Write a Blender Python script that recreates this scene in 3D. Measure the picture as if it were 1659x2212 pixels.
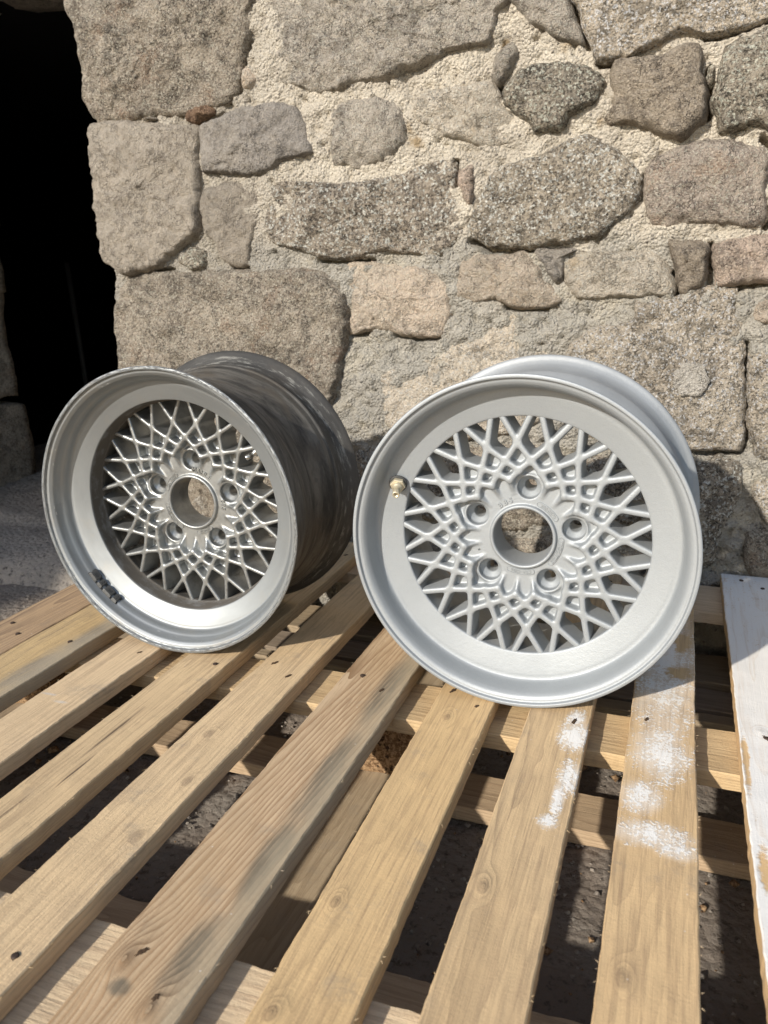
import bpy, bmesh, math, random
import numpy as np
from mathutils import Vector, Matrix
random.seed(7)
for o in list(bpy.data.objects): bpy.data.objects.remove(o)
SC = bpy.context.scene
COL = SC.collection
R = math.radians
# ------------------------------------------------------------ camera
cd = bpy.data.cameras.new('camera'); cam = bpy.data.objects.new('camera', cd); COL.objects.link(cam)
rt = Vector((0.94065852, 0.33872234, -0.02070579)); up = Vector((-0.07581203, 0.26922532, 0.96008868)); fw = Vector((-0.33077801, 0.90154584, -0.27892831))
m = Matrix((( rt.x, up.x, -fw.x), (rt.y, up.y, -fw.y), (rt.z, up.z, -fw.z))).to_4x4()
m.translation = Vector((0, 0, 0.5217)); cam.matrix_world = m
cd.sensor_fit = 'HORIZONTAL'; cd.sensor_width = 36; cd.lens = 2015.54/1920*36
cd.clip_start = 0.02; cd.clip_end = 200
cd.dof.use_dof = True; cd.dof.focus_distance = 1.02; cd.dof.aperture_fstop = 11
SC.camera = cam
# ------------------------------------------------------------ light
SUN = Vector((-0.74, -1.80, 1.0)).normalized()
elev = math.asin(SUN.z); az = math.atan2(SUN.x, SUN.y)
W = bpy.data.worlds.new('World'); SC.world = W; W.use_nodes = True
nt = W.node_tree; bg = nt.nodes['Background']
sky = nt.nodes.new('ShaderNodeTexSky'); sky.sky_type = 'NISHITA'; sky.sun_disc = False
sky.sun_elevation = elev; sky.sun_rotation = az
nt.links.new(sky.outputs[0], bg.inputs[0]); bg.inputs[1].default_value = 0.125
sl = bpy.data.lights.new('sun', 'SUN'); sl.energy = 4.1; sl.angle = R(1.1); sl.color = (1.0, 0.945, 0.86)
so = bpy.data.objects.new('sun', sl); COL.objects.link(so); so.rotation_euler = SUN.to_track_quat('Z', 'Y').to_euler()
so.location = SUN*8
SC.render.resolution_x = 768; SC.render.resolution_y = 1024
SC.render.engine = 'CYCLES'
SC.view_settings.view_transform = 'Standard'; SC.view_settings.look = 'None'; SC.view_settings.exposure = 0.45; SC.view_settings.gamma = 1.0
# ------------------------------------------------------------ numpy noise
_rs = np.random.RandomState(11); _T = _rs.rand(4096).astype(np.float32)*2-1
def _h(i, j, k): return _T[(i*374761 + j*668265 + k*982451 + (i*j & 1023)*31 + 77) & 4095]
def vn(x, y, z):
    xi = np.floor(x).astype(np.int64); yi = np.floor(y).astype(np.int64); zi = np.floor(z).astype(np.int64)
    fx, fy, fz = x-xi, y-yi, z-zi
    fx = fx*fx*(3-2*fx); fy = fy*fy*(3-2*fy); fz = fz*fz*(3-2*fz)
    r = 0
    for a in (0, 1):
        for b in (0, 1):
            for c in (0, 1):
                w = (fx if a else 1-fx)*(fy if b else 1-fy)*(fz if c else 1-fz)
                r = r + w*_h(xi+a, yi+b, zi+c)
    return r
def fbm(x, y, z, s, o=4, g=0.5):
    r = 0; a = 1.0
    for k in range(o):
        r = r + a*vn(x*s+17.3*k, y*s-9.1*k, z*s+3.7*k); s *= 2.03; a *= g
    return r
# ------------------------------------------------------------ object helpers
def mesh_obj(name, v, f, mat=None, parent=None, smooth=True, mats=None, mi=None):
    me = bpy.data.meshes.new(name)
    if isinstance(f, np.ndarray):
        n, k = f.shape
        me.vertices.add(len(v)); me.vertices.foreach_set('co', np.asarray(v, np.float32).ravel())
        me.loops.add(n*k); me.loops.foreach_set('vertex_index', f.astype(np.int32).ravel())
        me.polygons.add(n); me.polygons.foreach_set('loop_start', np.arange(0, n*k, k, dtype=np.int32))
        me.update(calc_edges=True)
    else:
        me.from_pydata([tuple(p) for p in v], [], [tuple(p) for p in f]); me.update()
    if smooth: me.polygons.foreach_set('use_smooth', np.ones(len(me.polygons), bool))
    for q in (mats or ([mat] if mat else [])): me.materials.append(q)
    if mi is not None: me.polygons.foreach_set('material_index', np.asarray(mi, np.int32))
    me.validate()
    o = bpy.data.objects.new(name, me); COL.objects.link(o)
    if parent: o.parent = parent
    return o
def tag(o, label=None, cat=None, group=None, kind=None):
    if label: o['label'] = label
    if cat: o['category'] = cat
    if group: o['group'] = group
    if kind: o['kind'] = kind
    return o
def empty(name, loc, label, cat, group=None):
    o = bpy.data.objects.new(name, None); COL.objects.link(o); o.location = loc; o.empty_display_size = .1
    return tag(o, label, cat, group)
def grid_faces(nu, nv, closed_u=False, closed_v=False, flip=False):
    iu = np.arange(nu if closed_u else nu-1); iv = np.arange(nv if closed_v else nv-1)
    a, b = np.meshgrid(iu, iv, indexing='ij'); a = a.ravel(); b = b.ravel()
    a2 = (a+1) % nu; b2 = (b+1) % nv
    f = np.stack([a*nv+b, a2*nv+b, a2*nv+b2, a*nv+b2], 1)
    return f[:, ::-1] if flip else f
# ------------------------------------------------------------ shader helpers
class NT:
    def __init__(s, name):
        s.m = bpy.data.materials.new(name); s.m.use_nodes = True; s.t = s.m.node_tree
        s.b = s.t.nodes['Principled BSDF']; s.tc = s.t.nodes.new('ShaderNodeTexCoord')
        s.obj = s.tc.outputs['Object']; s._oi = None
    def n(s, ty, **kw):
        q = s.t.nodes.new(ty)
        for k, v in kw.items(): setattr(q, k, v)
        return q
    def L(s, a, b): s.t.links.new(a, b)
    def put(s, inp, v):
        if hasattr(v, 'is_linked') or isinstance(v, bpy.types.NodeSocket): s.L(v, inp)
        elif isinstance(v, (tuple, list)): inp.default_value = tuple(v) + ((1,) if len(v) == 3 and len(inp.default_value) == 4 else ())
        else: inp.default_value = v
    def math(s, op, a, b=0.0, c=None, clamp=False):
        q = s.n('ShaderNodeMath', operation=op, use_clamp=clamp); s.put(q.inputs[0], a); s.put(q.inputs[1], b)
        if c is not None: s.put(q.inputs[2], c)
        return q.outputs[0]
    def vmath(s, op, a, b=None):
        q = s.n('ShaderNodeVectorMath', operation=op); s.put(q.inputs[0], a)
        if b is not None: s.put(q.inputs[1], b)
        return q.outputs[1] if op in ('LENGTH', 'DISTANCE', 'DOT_PRODUCT') else q.outputs[0]
    def map(s, vec, loc=(0, 0, 0), rot=(0, 0, 0), sc=(1, 1, 1)):
        q = s.n('ShaderNodeMapping'); s.L(vec, q.inputs[0]); s.put(q.inputs[1], loc); s.put(q.inputs[2], rot); s.put(q.inputs[3], sc); return q.outputs[0]
    def noise(s, vec, scale, detail=4, rough=.55, dist=0.0):
        q = s.n('ShaderNodeTexNoise'); s.L(vec, q.inputs['Vector']); q.inputs['Scale'].default_value = scale
        q.inputs['Detail'].default_value = detail; q.inputs['Roughness'].default_value = rough; q.inputs['Distortion'].default_value = dist
        return q.outputs[0]
    def voro(s, vec, scale, feature='F1', out=0):
        q = s.n('ShaderNodeTexVoronoi', feature=feature); s.L(vec, q.inputs['Vector']); q.inputs['Scale'].default_value = scale; return q.outputs[out]
    def ramp(s, v, lo, hi, a=0.0, b=1.0):
        q = s.n('ShaderNodeMapRange'); q.interpolation_type = 'SMOOTHSTEP'; s.put(q.inputs[0], v); s.put(q.inputs[1], lo); s.put(q.inputs[2], hi); s.put(q.inputs[3], a); s.put(q.inputs[4], b); return q.outputs[0]
    def mix(s, f, a, b, mode='MIX'):
        q = s.n('ShaderNodeMix', data_type='RGBA', blend_type=mode); s.put(q.inputs[0], f); s.put(q.inputs[6], a); s.put(q.inputs[7], b); return q.outputs[2]
    def rnd(s):
        if not s._oi: s._oi = s.n('ShaderNodeObjectInfo')
        return s._oi.outputs['Random']
    def jit(s, vec, k=31.0):
        r = s.math('MULTIPLY', s.rnd(), k); c = s.n('ShaderNodeCombineXYZ'); s.L(r, c.inputs[0]); s.L(s.math('MULTIPLY', r, 1.7), c.inputs[1]); s.L(s.math('MULTIPLY', r, .63), c.inputs[2])
        return s.vmath('ADD', vec, c.outputs[0])
    def bump(s, h, dist, strength=1.0, prev=None):
        q = s.n('ShaderNodeBump'); s.L(h, q.inputs['Height']); q.inputs['Distance'].default_value = dist; q.inputs['Strength'].default_value = strength
        if prev: s.L(prev, q.inputs['Normal'])
        return q.outputs[0]
    def blob(s, vec, pts, wob=None):
        """sum of soft oval spots (x, y, rx, ry) in the object's own x/y"""
        acc = None; sp = s.n('ShaderNodeSeparateXYZ'); s.L(vec, sp.inputs[0])
        for (x, y, rx, ry) in pts:
            dx = s.math('MULTIPLY', s.math('SUBTRACT', sp.outputs[0], x), 1/rx); dy = s.math('MULTIPLY', s.math('SUBTRACT', sp.outputs[1], y), 1/ry)
            d = s.math('SQRT', s.math('ADD', s.math('MULTIPLY', dx, dx), s.math('MULTIPLY', dy, dy)))
            v = s.math('SUBTRACT', 1.0, d, clamp=True)
            acc = v if acc is None else s.math('MAXIMUM', acc, v)
        return acc
    def done(s, col=None, rough=None, metal=None, normal=None, spec=None):
        if col is not None: s.put(s.b.inputs['Base Color'], col)
        if rough is not None: s.put(s.b.inputs['Roughness'], rough)
        if metal is not None: s.put(s.b.inputs['Metallic'], metal)
        if normal is not None: s.L(normal, s.b.inputs['Normal'])
        if spec is not None: s.b.inputs['Specular IOR Level'].default_value = spec
        return s.m
STONES=[('buff',0.02,1,[(-1170,1070),(-790,1024),(-787,987),(-792,943),(-803,921),(-811,887),(-825,861),(-856,848),(-908,840),(-944,835),(-1018,837),(-1095,837),(-1140,838),(-1168,857),(-1176,883),(-1169,908),(-1173,954),(-1172,1007)]),
('grey',0.016,0,[(-751,1020),(-763,984),(-770,941),(-764,902),(-732,872),(-691,859),(-650,848),(-605,849),(-556,856),(-526,855),(-500,855),(-483,868),(-441,876),(-408,889),(-368,893),(-344,896),(-333,909),(-325,935),(-324,968)]),
('buffpale',0.016,1,[(-1164,831),(-1106,836),(-1041,828),(-967,818),(-916,810),(-918,746),(-924,696),(-925,662),(-929,623),(-970,593),(-1007,563),(-1054,543),(-1101,537),(-1135,548),(-1161,572),(-1169,618),(-1170,673),(-1169,736),(-1171,780)]),
('slate',0.01,0,[(-908,810),(-858,828),(-802,838),(-758,840),(-707,832),(-685,803),(-677,771),(-671,747),(-717,738),(-742,727),(-762,718),(-842,721),(-893,724),(-911,729),(-912,771)]),
('grey',0.009,0,[(-631,808),(-609,828),(-559,832),(-519,823),(-494,806),(-482,785),(-485,753),(-500,738),(-531,722),(-573,716),(-589,719),(-605,727),(-632,724),(-639,747),(-632,774)]),
('pale',0.01,0,[(-462,829),(-424,832),(-383,837),(-335,838),(-323,807),(-301,780),(-300,766),(-290,747),(-302,737),(-338,734),(-383,746),(-420,756),(-441,769),(-467,786),(-475,805)]),
('grey',0.008,0,[(-328,874),(-305,892),(-293,870),(-304,847),(-324,833),(-336,847)]),
('darkgran',0.018,0,[(-319,821),(-296,839),(-266,854),(-225,860),(-184,849),(-153,830),(-149,812),(-155,793),(-180,777),(-202,772),(-217,751),(-259,748),(-271,767),(-295,787),(-311,799)]),
('grey',0.016,0,[(-309,966),(-217,955),(-209,935),(-194,910),(-183,879),(-196,879),(-229,886),(-268,912),(-295,938)]),
('greygran',0.02,0,[(-201,953),(95,917),(98,887),(55,873),(3,866),(-24,875),(-47,868),(-88,860),(-115,849),(-140,847),(-162,849),(-173,875),(-186,903),(-196,930)]),
('brown',0.03,0,[(-133,848),(-80,849),(-33,859),(-9,860),(1,835),(7,795),(10,752),(-6,737),(-28,723),(-73,738),(-105,749),(-135,753),(-148,761),(-133,787),(-140,822)]),
('darkgran',0.022,0,[(111,876),(87,873),(56,861),(31,851),(26,819),(23,794),(15,775),(26,754),(31,734),(45,728),(81,735),(127,727)]),
('darkgran',0.006,0,[(6,831),(19,833),(24,813),(19,796),(7,798)]),
('gran',0.024,0,[(-370,644),(-349,673),(-321,702),(-277,710),(-223,724),(-190,740),(-160,738),(-125,714),(-95,691),(-79,666),(-81,634),(-101,610),(-133,585),(-186,576),(-233,570),(-290,567),(-335,571),(-369,588),(-374,613)]),
('mauve',0.022,0,[(-77,680),(-60,703),(-25,718),(16,722),(63,717),(98,699),(107,676),(111,614),(108,594),(93,584),(54,594),(5,594),(-41,589),(-65,601),(-73,630)]),
('darkgran2',0.018,0,[(-770,676),(-748,703),(-671,699),(-601,691),(-529,697),(-485,704),(-450,717),(-408,720),(-397,699),(-399,665),(-386,637),(-388,598),(-405,567),(-434,558),(-473,563),(-532,569),(-559,559),(-606,556),(-659,560),(-702,576),(-761,587),(-784,613)]),
('pink',0.008,0,[(-389,698),(-366,706),(-362,674),(-368,644),(-382,649),(-391,679)]),
('buffpale',0.004,0,[(-916,691),(-895,703),(-843,704),(-799,685),(-797,639),(-811,593),(-825,549),(-851,546),(-881,564),(-894,595),(-921,623),(-924,662)]),
('darkgran',0.008,0,[(-984,562),(-954,588),(-922,583),(-914,561),(-948,546)]),
('buff',0.016,1,[(-1133,515),(-1101,534),(-1020,541),(-910,543),(-805,540),(-704,542),(-665,537),(-636,520),(-609,485),(-607,437),(-615,393),(-629,339),(-645,302),(-655,255),(-651,160),(-676,59),(-788,-1),(-963,-28),(-1149,-33),(-1216,-11),(-1192,183),(-1170,313),(-1162,389),(-1162,438),(-1150,477)]),
('pinkpale',0.012,0,[(-607,547),(-578,551),(-535,547),(-490,544),(-446,538),(-420,516),(-407,490),(-407,444),(-423,413),(-473,413),(-511,419),(-554,424),(-604,420),(-606,457),(-606,507)]),
('pinkpale',0.012,0,[(-390,551),(-356,558),(-314,553),(-273,563),(-257,548),(-239,516),(-214,492),(-206,476),(-234,465),(-291,467),(-321,478),(-368,474),(-396,487),(-390,519)]),
('slate',0.004,0,[(-253,567),(-209,568),(-174,564),(-199,550),(-203,515),(-215,506),(-232,524)]),
('pale',0.014,0,[(-204,542),(-170,557),(-132,561),(-79,558),(-52,549),(-29,523),(-15,501),(-15,484),(-62,479),(-112,479),(-162,476),(-190,488),(-202,511)]),
('brown',0.016,0,[(-38,575),(-10,570),(29,565),(34,543),(34,514),(24,496),(-6,487),(-17,519),(-27,549)]),
('pink',0.018,0,[(39,561),(63,571),(103,577),(143,579),(151,503),(104,501),(70,494),(44,496),(42,529)]),
('greygran',0.024,0,[(-77,477),(-14,479),(26,494),(79,492),(81,461),(94,442),(100,407),(106,343),(111,307),(114,245),(108,225),(74,219),(39,220),(-54,210),(-124,218),(-176,267),(-192,339),(-194,385),(-179,410),(-135,433),(-82,443)]),
('cream',0.013,0,[(-549,337),(-530,351),(-460,369),(-403,396),(-348,412),(-315,444),(-283,451),(-267,402),(-202,381),(-200,331),(-233,257),(-346,222),(-506,222),(-539,245),(-542,292)]),
('pinkpale',0.014,0,[(106,456),(118,474),(139,476),(174,474),(179,424),(131,431),(108,442)]),
('greygran',0.016,0,[(107,391),(135,395),(188,396),(209,211),(173,206),(139,209),(126,233),(118,270),(112,343)]),
('gran',0.012,0,[(44,198),(80,208),(111,198),(122,152),(107,108),(91,70),(83,8),(30,-13),(-18,-18),(-46,88),(-38,175)]),
('greygran',0.012,0,[(136,161),(157,176),(206,179),(217,88),(165,102),(142,131)]),
('buff',0.012,0,[(136,74),(173,84),(224,78),(232,9),(150,0)]),
('gran',0.01,0,[(-600,190),(-548,208),(-490,207),(-425,195),(-415,139),(-421,65),(-509,37),(-591,51),(-607,127)]),
('buff',0.012,0,[(-400,200),(-330,213),(-269,218),(-195,207),(-174,147),(-179,85),(-265,42),(-392,51),(-408,123)]),
('darkgran2',0.012,0,[(-165,193),(-123,201),(-60,195),(-49,140),(-53,80),(-152,60),(-164,125)]),
('grey',0.014,0,[(-651,12),(-544,25),(-425,23),(-416,-70),(-547,-111),(-656,-115)]),
('buff',0.012,0,[(-400,21),(-264,29),(-174,54),(-51,61),(-39,-20),(-184,-61),(-400,-77)]),
('buff',0.014,1,[(-1218,-53),(-1039,-44),(-862,-21),(-680,-9),(-675,-117),(-894,-171),(-1224,-201)]),
('brick',0.004,0,[(-936,838),(-917,845),(-886,847),(-872,837),(-878,828),(-899,821),(-918,816),(-938,824)]),
('buff',0.004,0,[(-1040,834),(-1019,835),(-1002,831),(-1020,828)]),
('pinkpale',0.002,0,[(-807,898),(-797,903),(-787,881),(-795,864),(-810,870)]),
('buff',0.016,0,[(151,777),(201,799),(296,780),(318,661),(254,637),(169,670)]),
('pink',0.016,0,[(178,588),(268,608),(339,582),(347,490),(193,504)]),
('greygran',0.016,0,[(117,933),(192,954),(285,922),(301,816),(189,816),(130,870)]),
('gran',0.014,0,[(199,405),(293,418),(365,406),(386,256),(236,236),(209,315)]),
('greygran',0.016,0,[(-1160,1108),(-1051,1090),(-829,1054),(-792,1110),(-792,1212),(-943,1248),(-1142,1277),(-1161,1187)]),
('pink',0.016,0,[(-765,1044),(-671,1033),(-522,1015),(-485,1073),(-519,1169),(-753,1206),(-771,1119)]),
('gran',0.016,0,[(-458,1006),(-316,989),(-225,977),(-216,1052),(-243,1125),(-450,1163),(-471,1077)]),
('greygran',0.016,0,[(-194,970),(-44,954),(78,954),(104,1011),(55,1082),(-195,1122),(-203,1039)])]
CRACKS=[[(-795,935),(-806,918),(-811,883),(-820,867)],[(-213,948),(-202,924),(-188,896),(-178,875)],[(-322,837),(-327,828),(-315,817)],[(2,866),(36,872),(67,879),(94,889)],[(9,821),(10,788),(14,755)],[(-78,669),(-78,648)],[(-397,714),(-395,684),(-399,676)],[(-369,582),(-335,566),(-290,562),(-257,564)],[(-666,556),(-606,553),(-555,552)],[(-21,519),(-12,493),(-12,484)],[(34,561),(36,532),(38,498)],[(70,492),(105,498),(138,501)],[(39,215),(78,214),(110,222),(121,247),(112,312),(105,378),(102,404)],[(-511,415),(-473,410),(-433,411)],[(-605,419),(-577,419)],[(-1101,535),(-1055,539),(-1008,547)],[(-856,546),(-825,543)],[(-507,416),(-443,414)],[(-300,466),(-233,461)],[(-119,190),(-78,188),(-53,199)],[(-158,847),(-136,844)],[(96,719),(114,702)],[(-911,810),(-884,820),(-858,826)],[(114,587),(111,614)]]
# ------------------------------------------------------------ materials
def stone_mat(name, a, b, dark, light, speck=1.0, grain=260.0, rust=None, bumpk=1.0):
    s = NT(name); v = s.jit(s.obj)
    big = s.noise(v, 9, 6, .65); mid = s.noise(v, 48, 7, .72); fine = s.noise(v, grain*1.15, 4, .75); fine2 = s.noise(s.vmath('ADD', v, (1.7, .4, 2.9)), grain*.85, 3, .8)
    vor = s.voro(v, grain*1.1, out=1); sepc = s.n('ShaderNodeSeparateColor'); s.L(vor, sepc.inputs[0])
    c = s.mix(s.ramp(big, .32, .66), a, b)
    c = s.mix(s.math('MULTIPLY', s.ramp(mid, .50, .64), .50), c, dark)
    c = s.mix(s.math('MULTIPLY', s.ramp(s.noise(s.vmath('ADD', v, (2.2, 5, .7)), 22, 6, .7), .50, .64), .52), c, dark)
    crk = s.math('ABSOLUTE', s.math('SUBTRACT', s.noise(s.vmath('ADD', v, (1, 8, 3)), 7, 6, .72), .5))
    c = s.mix(s.ramp(crk, .0015, .006, .75, 0), c, tuple(x*.6 for x in dark))
    if rust: c = s.mix(s.math('MULTIPLY', s.ramp(s.noise(s.vmath('ADD', v, (3.1, 0, 1.7)), 14, 4, .6), .56, .72), .7), c, rust)
    c = s.mix(s.math('MULTIPLY', s.ramp(s.math('ADD', sepc.outputs[0], s.math('MULTIPLY', s.math('SUBTRACT', fine, .5), 1.2)), .74, .90), .68*speck), c, dark)
    c = s.mix(s.math('MULTIPLY', s.ramp(s.math('ADD', sepc.outputs[1], s.math('MULTIPLY', s.math('SUBTRACT', fine2, .5), 1.6)), .74, .92), .75*speck), c, light)
    c = s.mix(s.math('MULTIPLY', s.ramp(fine, .50, .64), .62*speck), c, dark)
    tone = s.ramp(s.rnd(), 0, 1, .88, 1.1)
    hs = s.n('ShaderNodeHueSaturation'); s.L(c, hs.inputs['Color']); s.L(tone, hs.inputs['Value'])
    h = s.math('ADD', s.math('ADD', s.math('MULTIPLY', s.ramp(crk, .0, .010), .35), s.math('MULTIPLY', s.math('ADD', mid, s.math('MULTIPLY', s.ramp(s.noise(s.vmath('ADD', v, (7, 3, 1)), 95, 4, .75), .34, .50), .22)), 1.1)), s.math('ADD', s.math('MULTIPLY', fine, .8), s.math('MULTIPLY', s.voro(v, grain*.8), -.35)))
    n = s.bump(h, .0115*bumpk, 1.0)
    return s.done(hs.outputs[0], .92, 0.0, n, .2)
STM = {
 'buff': stone_mat('stone_buff', (0.459, 0.389, 0.307), (0.627, 0.538, 0.428), (0.089, 0.075, 0.061), (0.800, 0.747, 0.604), .8, 300, (0.467, 0.337, 0.242)),
 'buffpale': stone_mat('stone_pale_buff', (0.474, 0.411, 0.332), (0.417, 0.365, 0.297), (0.293, 0.252, 0.205), (0.636, 0.560, 0.459), .35, 380, bumpk=.7),
 'grey': stone_mat('stone_grey', (0.571, 0.501, 0.415), (0.659, 0.583, 0.485), (0.121, 0.105, 0.089), (0.800, 0.782, 0.654), .6, 360),
 'slate': stone_mat('stone_slate', (0.400, 0.357, 0.303), (0.353, 0.320, 0.282), (0.116, 0.105, 0.092), (0.582, 0.518, 0.446), .4, 380, bumpk=.6),
 'pale': stone_mat('stone_pale', (0.724, 0.637, 0.516), (0.602, 0.531, 0.429), (0.370, 0.318, 0.252), (0.800, 0.800, 0.709), .5, 300, (0.630, 0.494, 0.326)),
 'darkgran': stone_mat('stone_dark_granite', (0.420, 0.364, 0.288), (0.505, 0.436, 0.341), (0.054, 0.049, 0.039), (0.800, 0.800, 0.662), 1.0, 240),
 'darkgran2': stone_mat('stone_speckled_granite', (0.398, 0.337, 0.267), (0.500, 0.425, 0.336), (0.061, 0.052, 0.043), (0.800, 0.800, 0.718), 1.0, 220, (0.461, 0.337, 0.242)),
 'greygran': stone_mat('stone_grey_granite', (0.694, 0.598, 0.468), (0.542, 0.461, 0.363), (0.107, 0.096, 0.076), (0.800, 0.800, 0.800), .95, 260),
 'gran': stone_mat('stone_tan_granite', (0.500, 0.428, 0.332), (0.420, 0.364, 0.288), (0.067, 0.058, 0.047), (0.800, 0.800, 0.735), 1.0, 230),
 'mauve': stone_mat('stone_mauve', (0.649, 0.541, 0.438), (0.505, 0.424, 0.349), (0.099, 0.081, 0.069), (0.800, 0.785, 0.645), .55, 320, (0.476, 0.347, 0.250)),
 'brown': stone_mat('stone_brown', (0.499, 0.418, 0.320), (0.426, 0.357, 0.279), (0.086, 0.069, 0.054), (0.713, 0.614, 0.486), .5, 320),
 'pink': stone_mat('stone_pink', (0.647, 0.499, 0.396), (0.598, 0.490, 0.392), (0.133, 0.104, 0.086), (0.800, 0.705, 0.567), .45, 320),
 'pinkpale': stone_mat('stone_pale_pink', (0.757, 0.620, 0.485), (0.670, 0.565, 0.443), (0.394, 0.323, 0.257), (0.800, 0.800, 0.666), .4, 320, (0.710, 0.523, 0.351)),
 'cream': stone_mat('stone_cream', (0.799, 0.694, 0.545), (0.713, 0.614, 0.486), (0.370, 0.318, 0.252), (0.800, 0.800, 0.755), .6, 260),
 'brick': stone_mat('brick_chip', (0.354, 0.236, 0.151), (0.301, 0.188, 0.119), (0.099, 0.058, 0.043), (0.735, 0.490, 0.335), .5, 300),
}
def mortar_mat():
    s = NT('mortar'); v = s.obj
    big = s.noise(v, 5, 5, .6); mid = s.noise(v, 60, 5, .7); fine = s.noise(v, 420, 3, .75)
    sp = s.n('ShaderNodeSeparateXYZ'); s.L(v, sp.inputs[0])
    # two mixes were used on this wall: cream lime mortar above, grey cement pointing in the lower courses
    zz = s.math('ADD', sp.outputs[2], s.math('MULTIPLY', s.math('SUBTRACT', big, .5), .25))
    zz = s.math('ADD', zz, s.math('MULTIPLY', s.math('SUBTRACT', sp.outputs[0], .05), .06))
    lime = s.mix(s.ramp(s.noise(v, 14, 4), .35, .65), (.68, .61, .495), (.55, .49, .40))
    lime = s.mix(s.ramp(s.noise(s.vmath('ADD', v, (4, 2, 1)), 9, 4), .63, .70), lime, (.38, .285, .175))
    cem = s.mix(s.ramp(s.noise(v, 18, 4), .35, .65), (.38, .355, .305), (.47, .435, .37))
    cem = s.mix(s.ramp(s.noise(v, 8, 5, .7), .52, .60), cem, (.50, .455, .37))
    c = s.mix(s.ramp(zz, .735, .785), cem, lime)
    c = s.mix(s.ramp(sp.outputs[0], -.42, -.22), s.mix(.5, c, (.34, .305, .255)), c)
    c = s.mix(s.math('MULTIPLY', s.ramp(fine, .54, .70), .5), c, (.22, .19, .16))
    pv = s.n('ShaderNodeTexVoronoi'); s.L(v, pv.inputs['Vector']); pv.inputs['Scale'].default_value = 120
    peb = s.ramp(pv.outputs[0], .20, .34, 1, 0)
    sc = s.n('ShaderNodeSeparateColor'); s.L(pv.outputs[1], sc.inputs[0]); peb = s.math('MULTIPLY', peb, s.ramp(sc.outputs[0], .72, .78))
    c = s.mix(s.math('MULTIPLY', peb, .8), c, (.25, .22, .19))
    h = s.math('ADD', s.math('MULTIPLY', mid, .55), s.math('ADD', s.math('MULTIPLY', fine, .7), s.math('MULTIPLY', s.voro(v, 190), -.9)))
    h = s.math('ADD', h, s.math('MULTIPLY', peb, .5))
    return s.done(c, .95, 0.0, s.bump(h, .008, 1.0), .15)
M_MORTAR = mortar_mat()
def ground_mat(name, a, b, d):
    s = NT(name); v = s.obj
    c = s.mix(s.ramp(s.noise(v, 7, 6, .65), .35, .65), a, b)
    c = s.mix(s.ramp(s.noise(v, 90, 4, .7), .52, .68), c, d)
    c = s.mix(s.math('MULTIPLY', s.ramp(s.voro(v, 130), .0, .16, 1, 0), .5), c, (.24, .21, .18))
    h = s.math('ADD', s.noise(v, 60, 8, .75), s.math('MULTIPLY', s.voro(v, 80), -.6))
    return s.done(c, .95, 0.0, s.bump(h, .008, 1.0), .15)
M_GROUND = ground_mat('dirt_ground', (.25, .205, .165), (.28, .245, .205), (.15, .12, .095))
M_SLAB = ground_mat('worn_threshold_stone', (.40, .345, .285), (.32, .285, .24), (.10, .085, .075))
def plain(name, col, rough=.6, metal=0.0, grain=0.0, scale=300, spec=.5):
    s = NT(name)
    n = s.bump(s.noise(s.obj, scale, 3, .6), grain, 1.0) if grain else None
    return s.done(col, rough, metal, n, spec)
M_DARK = plain('room_shade_black', (.012, .012, .013), .95, 0, .003, 40, .1)  # near-black base colour paints in the darkness of the unlit room
M_NAIL = plain('rusty_nail', (.055, .035, .025), .7, .3, .0004, 900)
M_PIT = plain('torn_dark_wood', (.075, .048, .03), .95, 0, .001, 500, .1)
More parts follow.
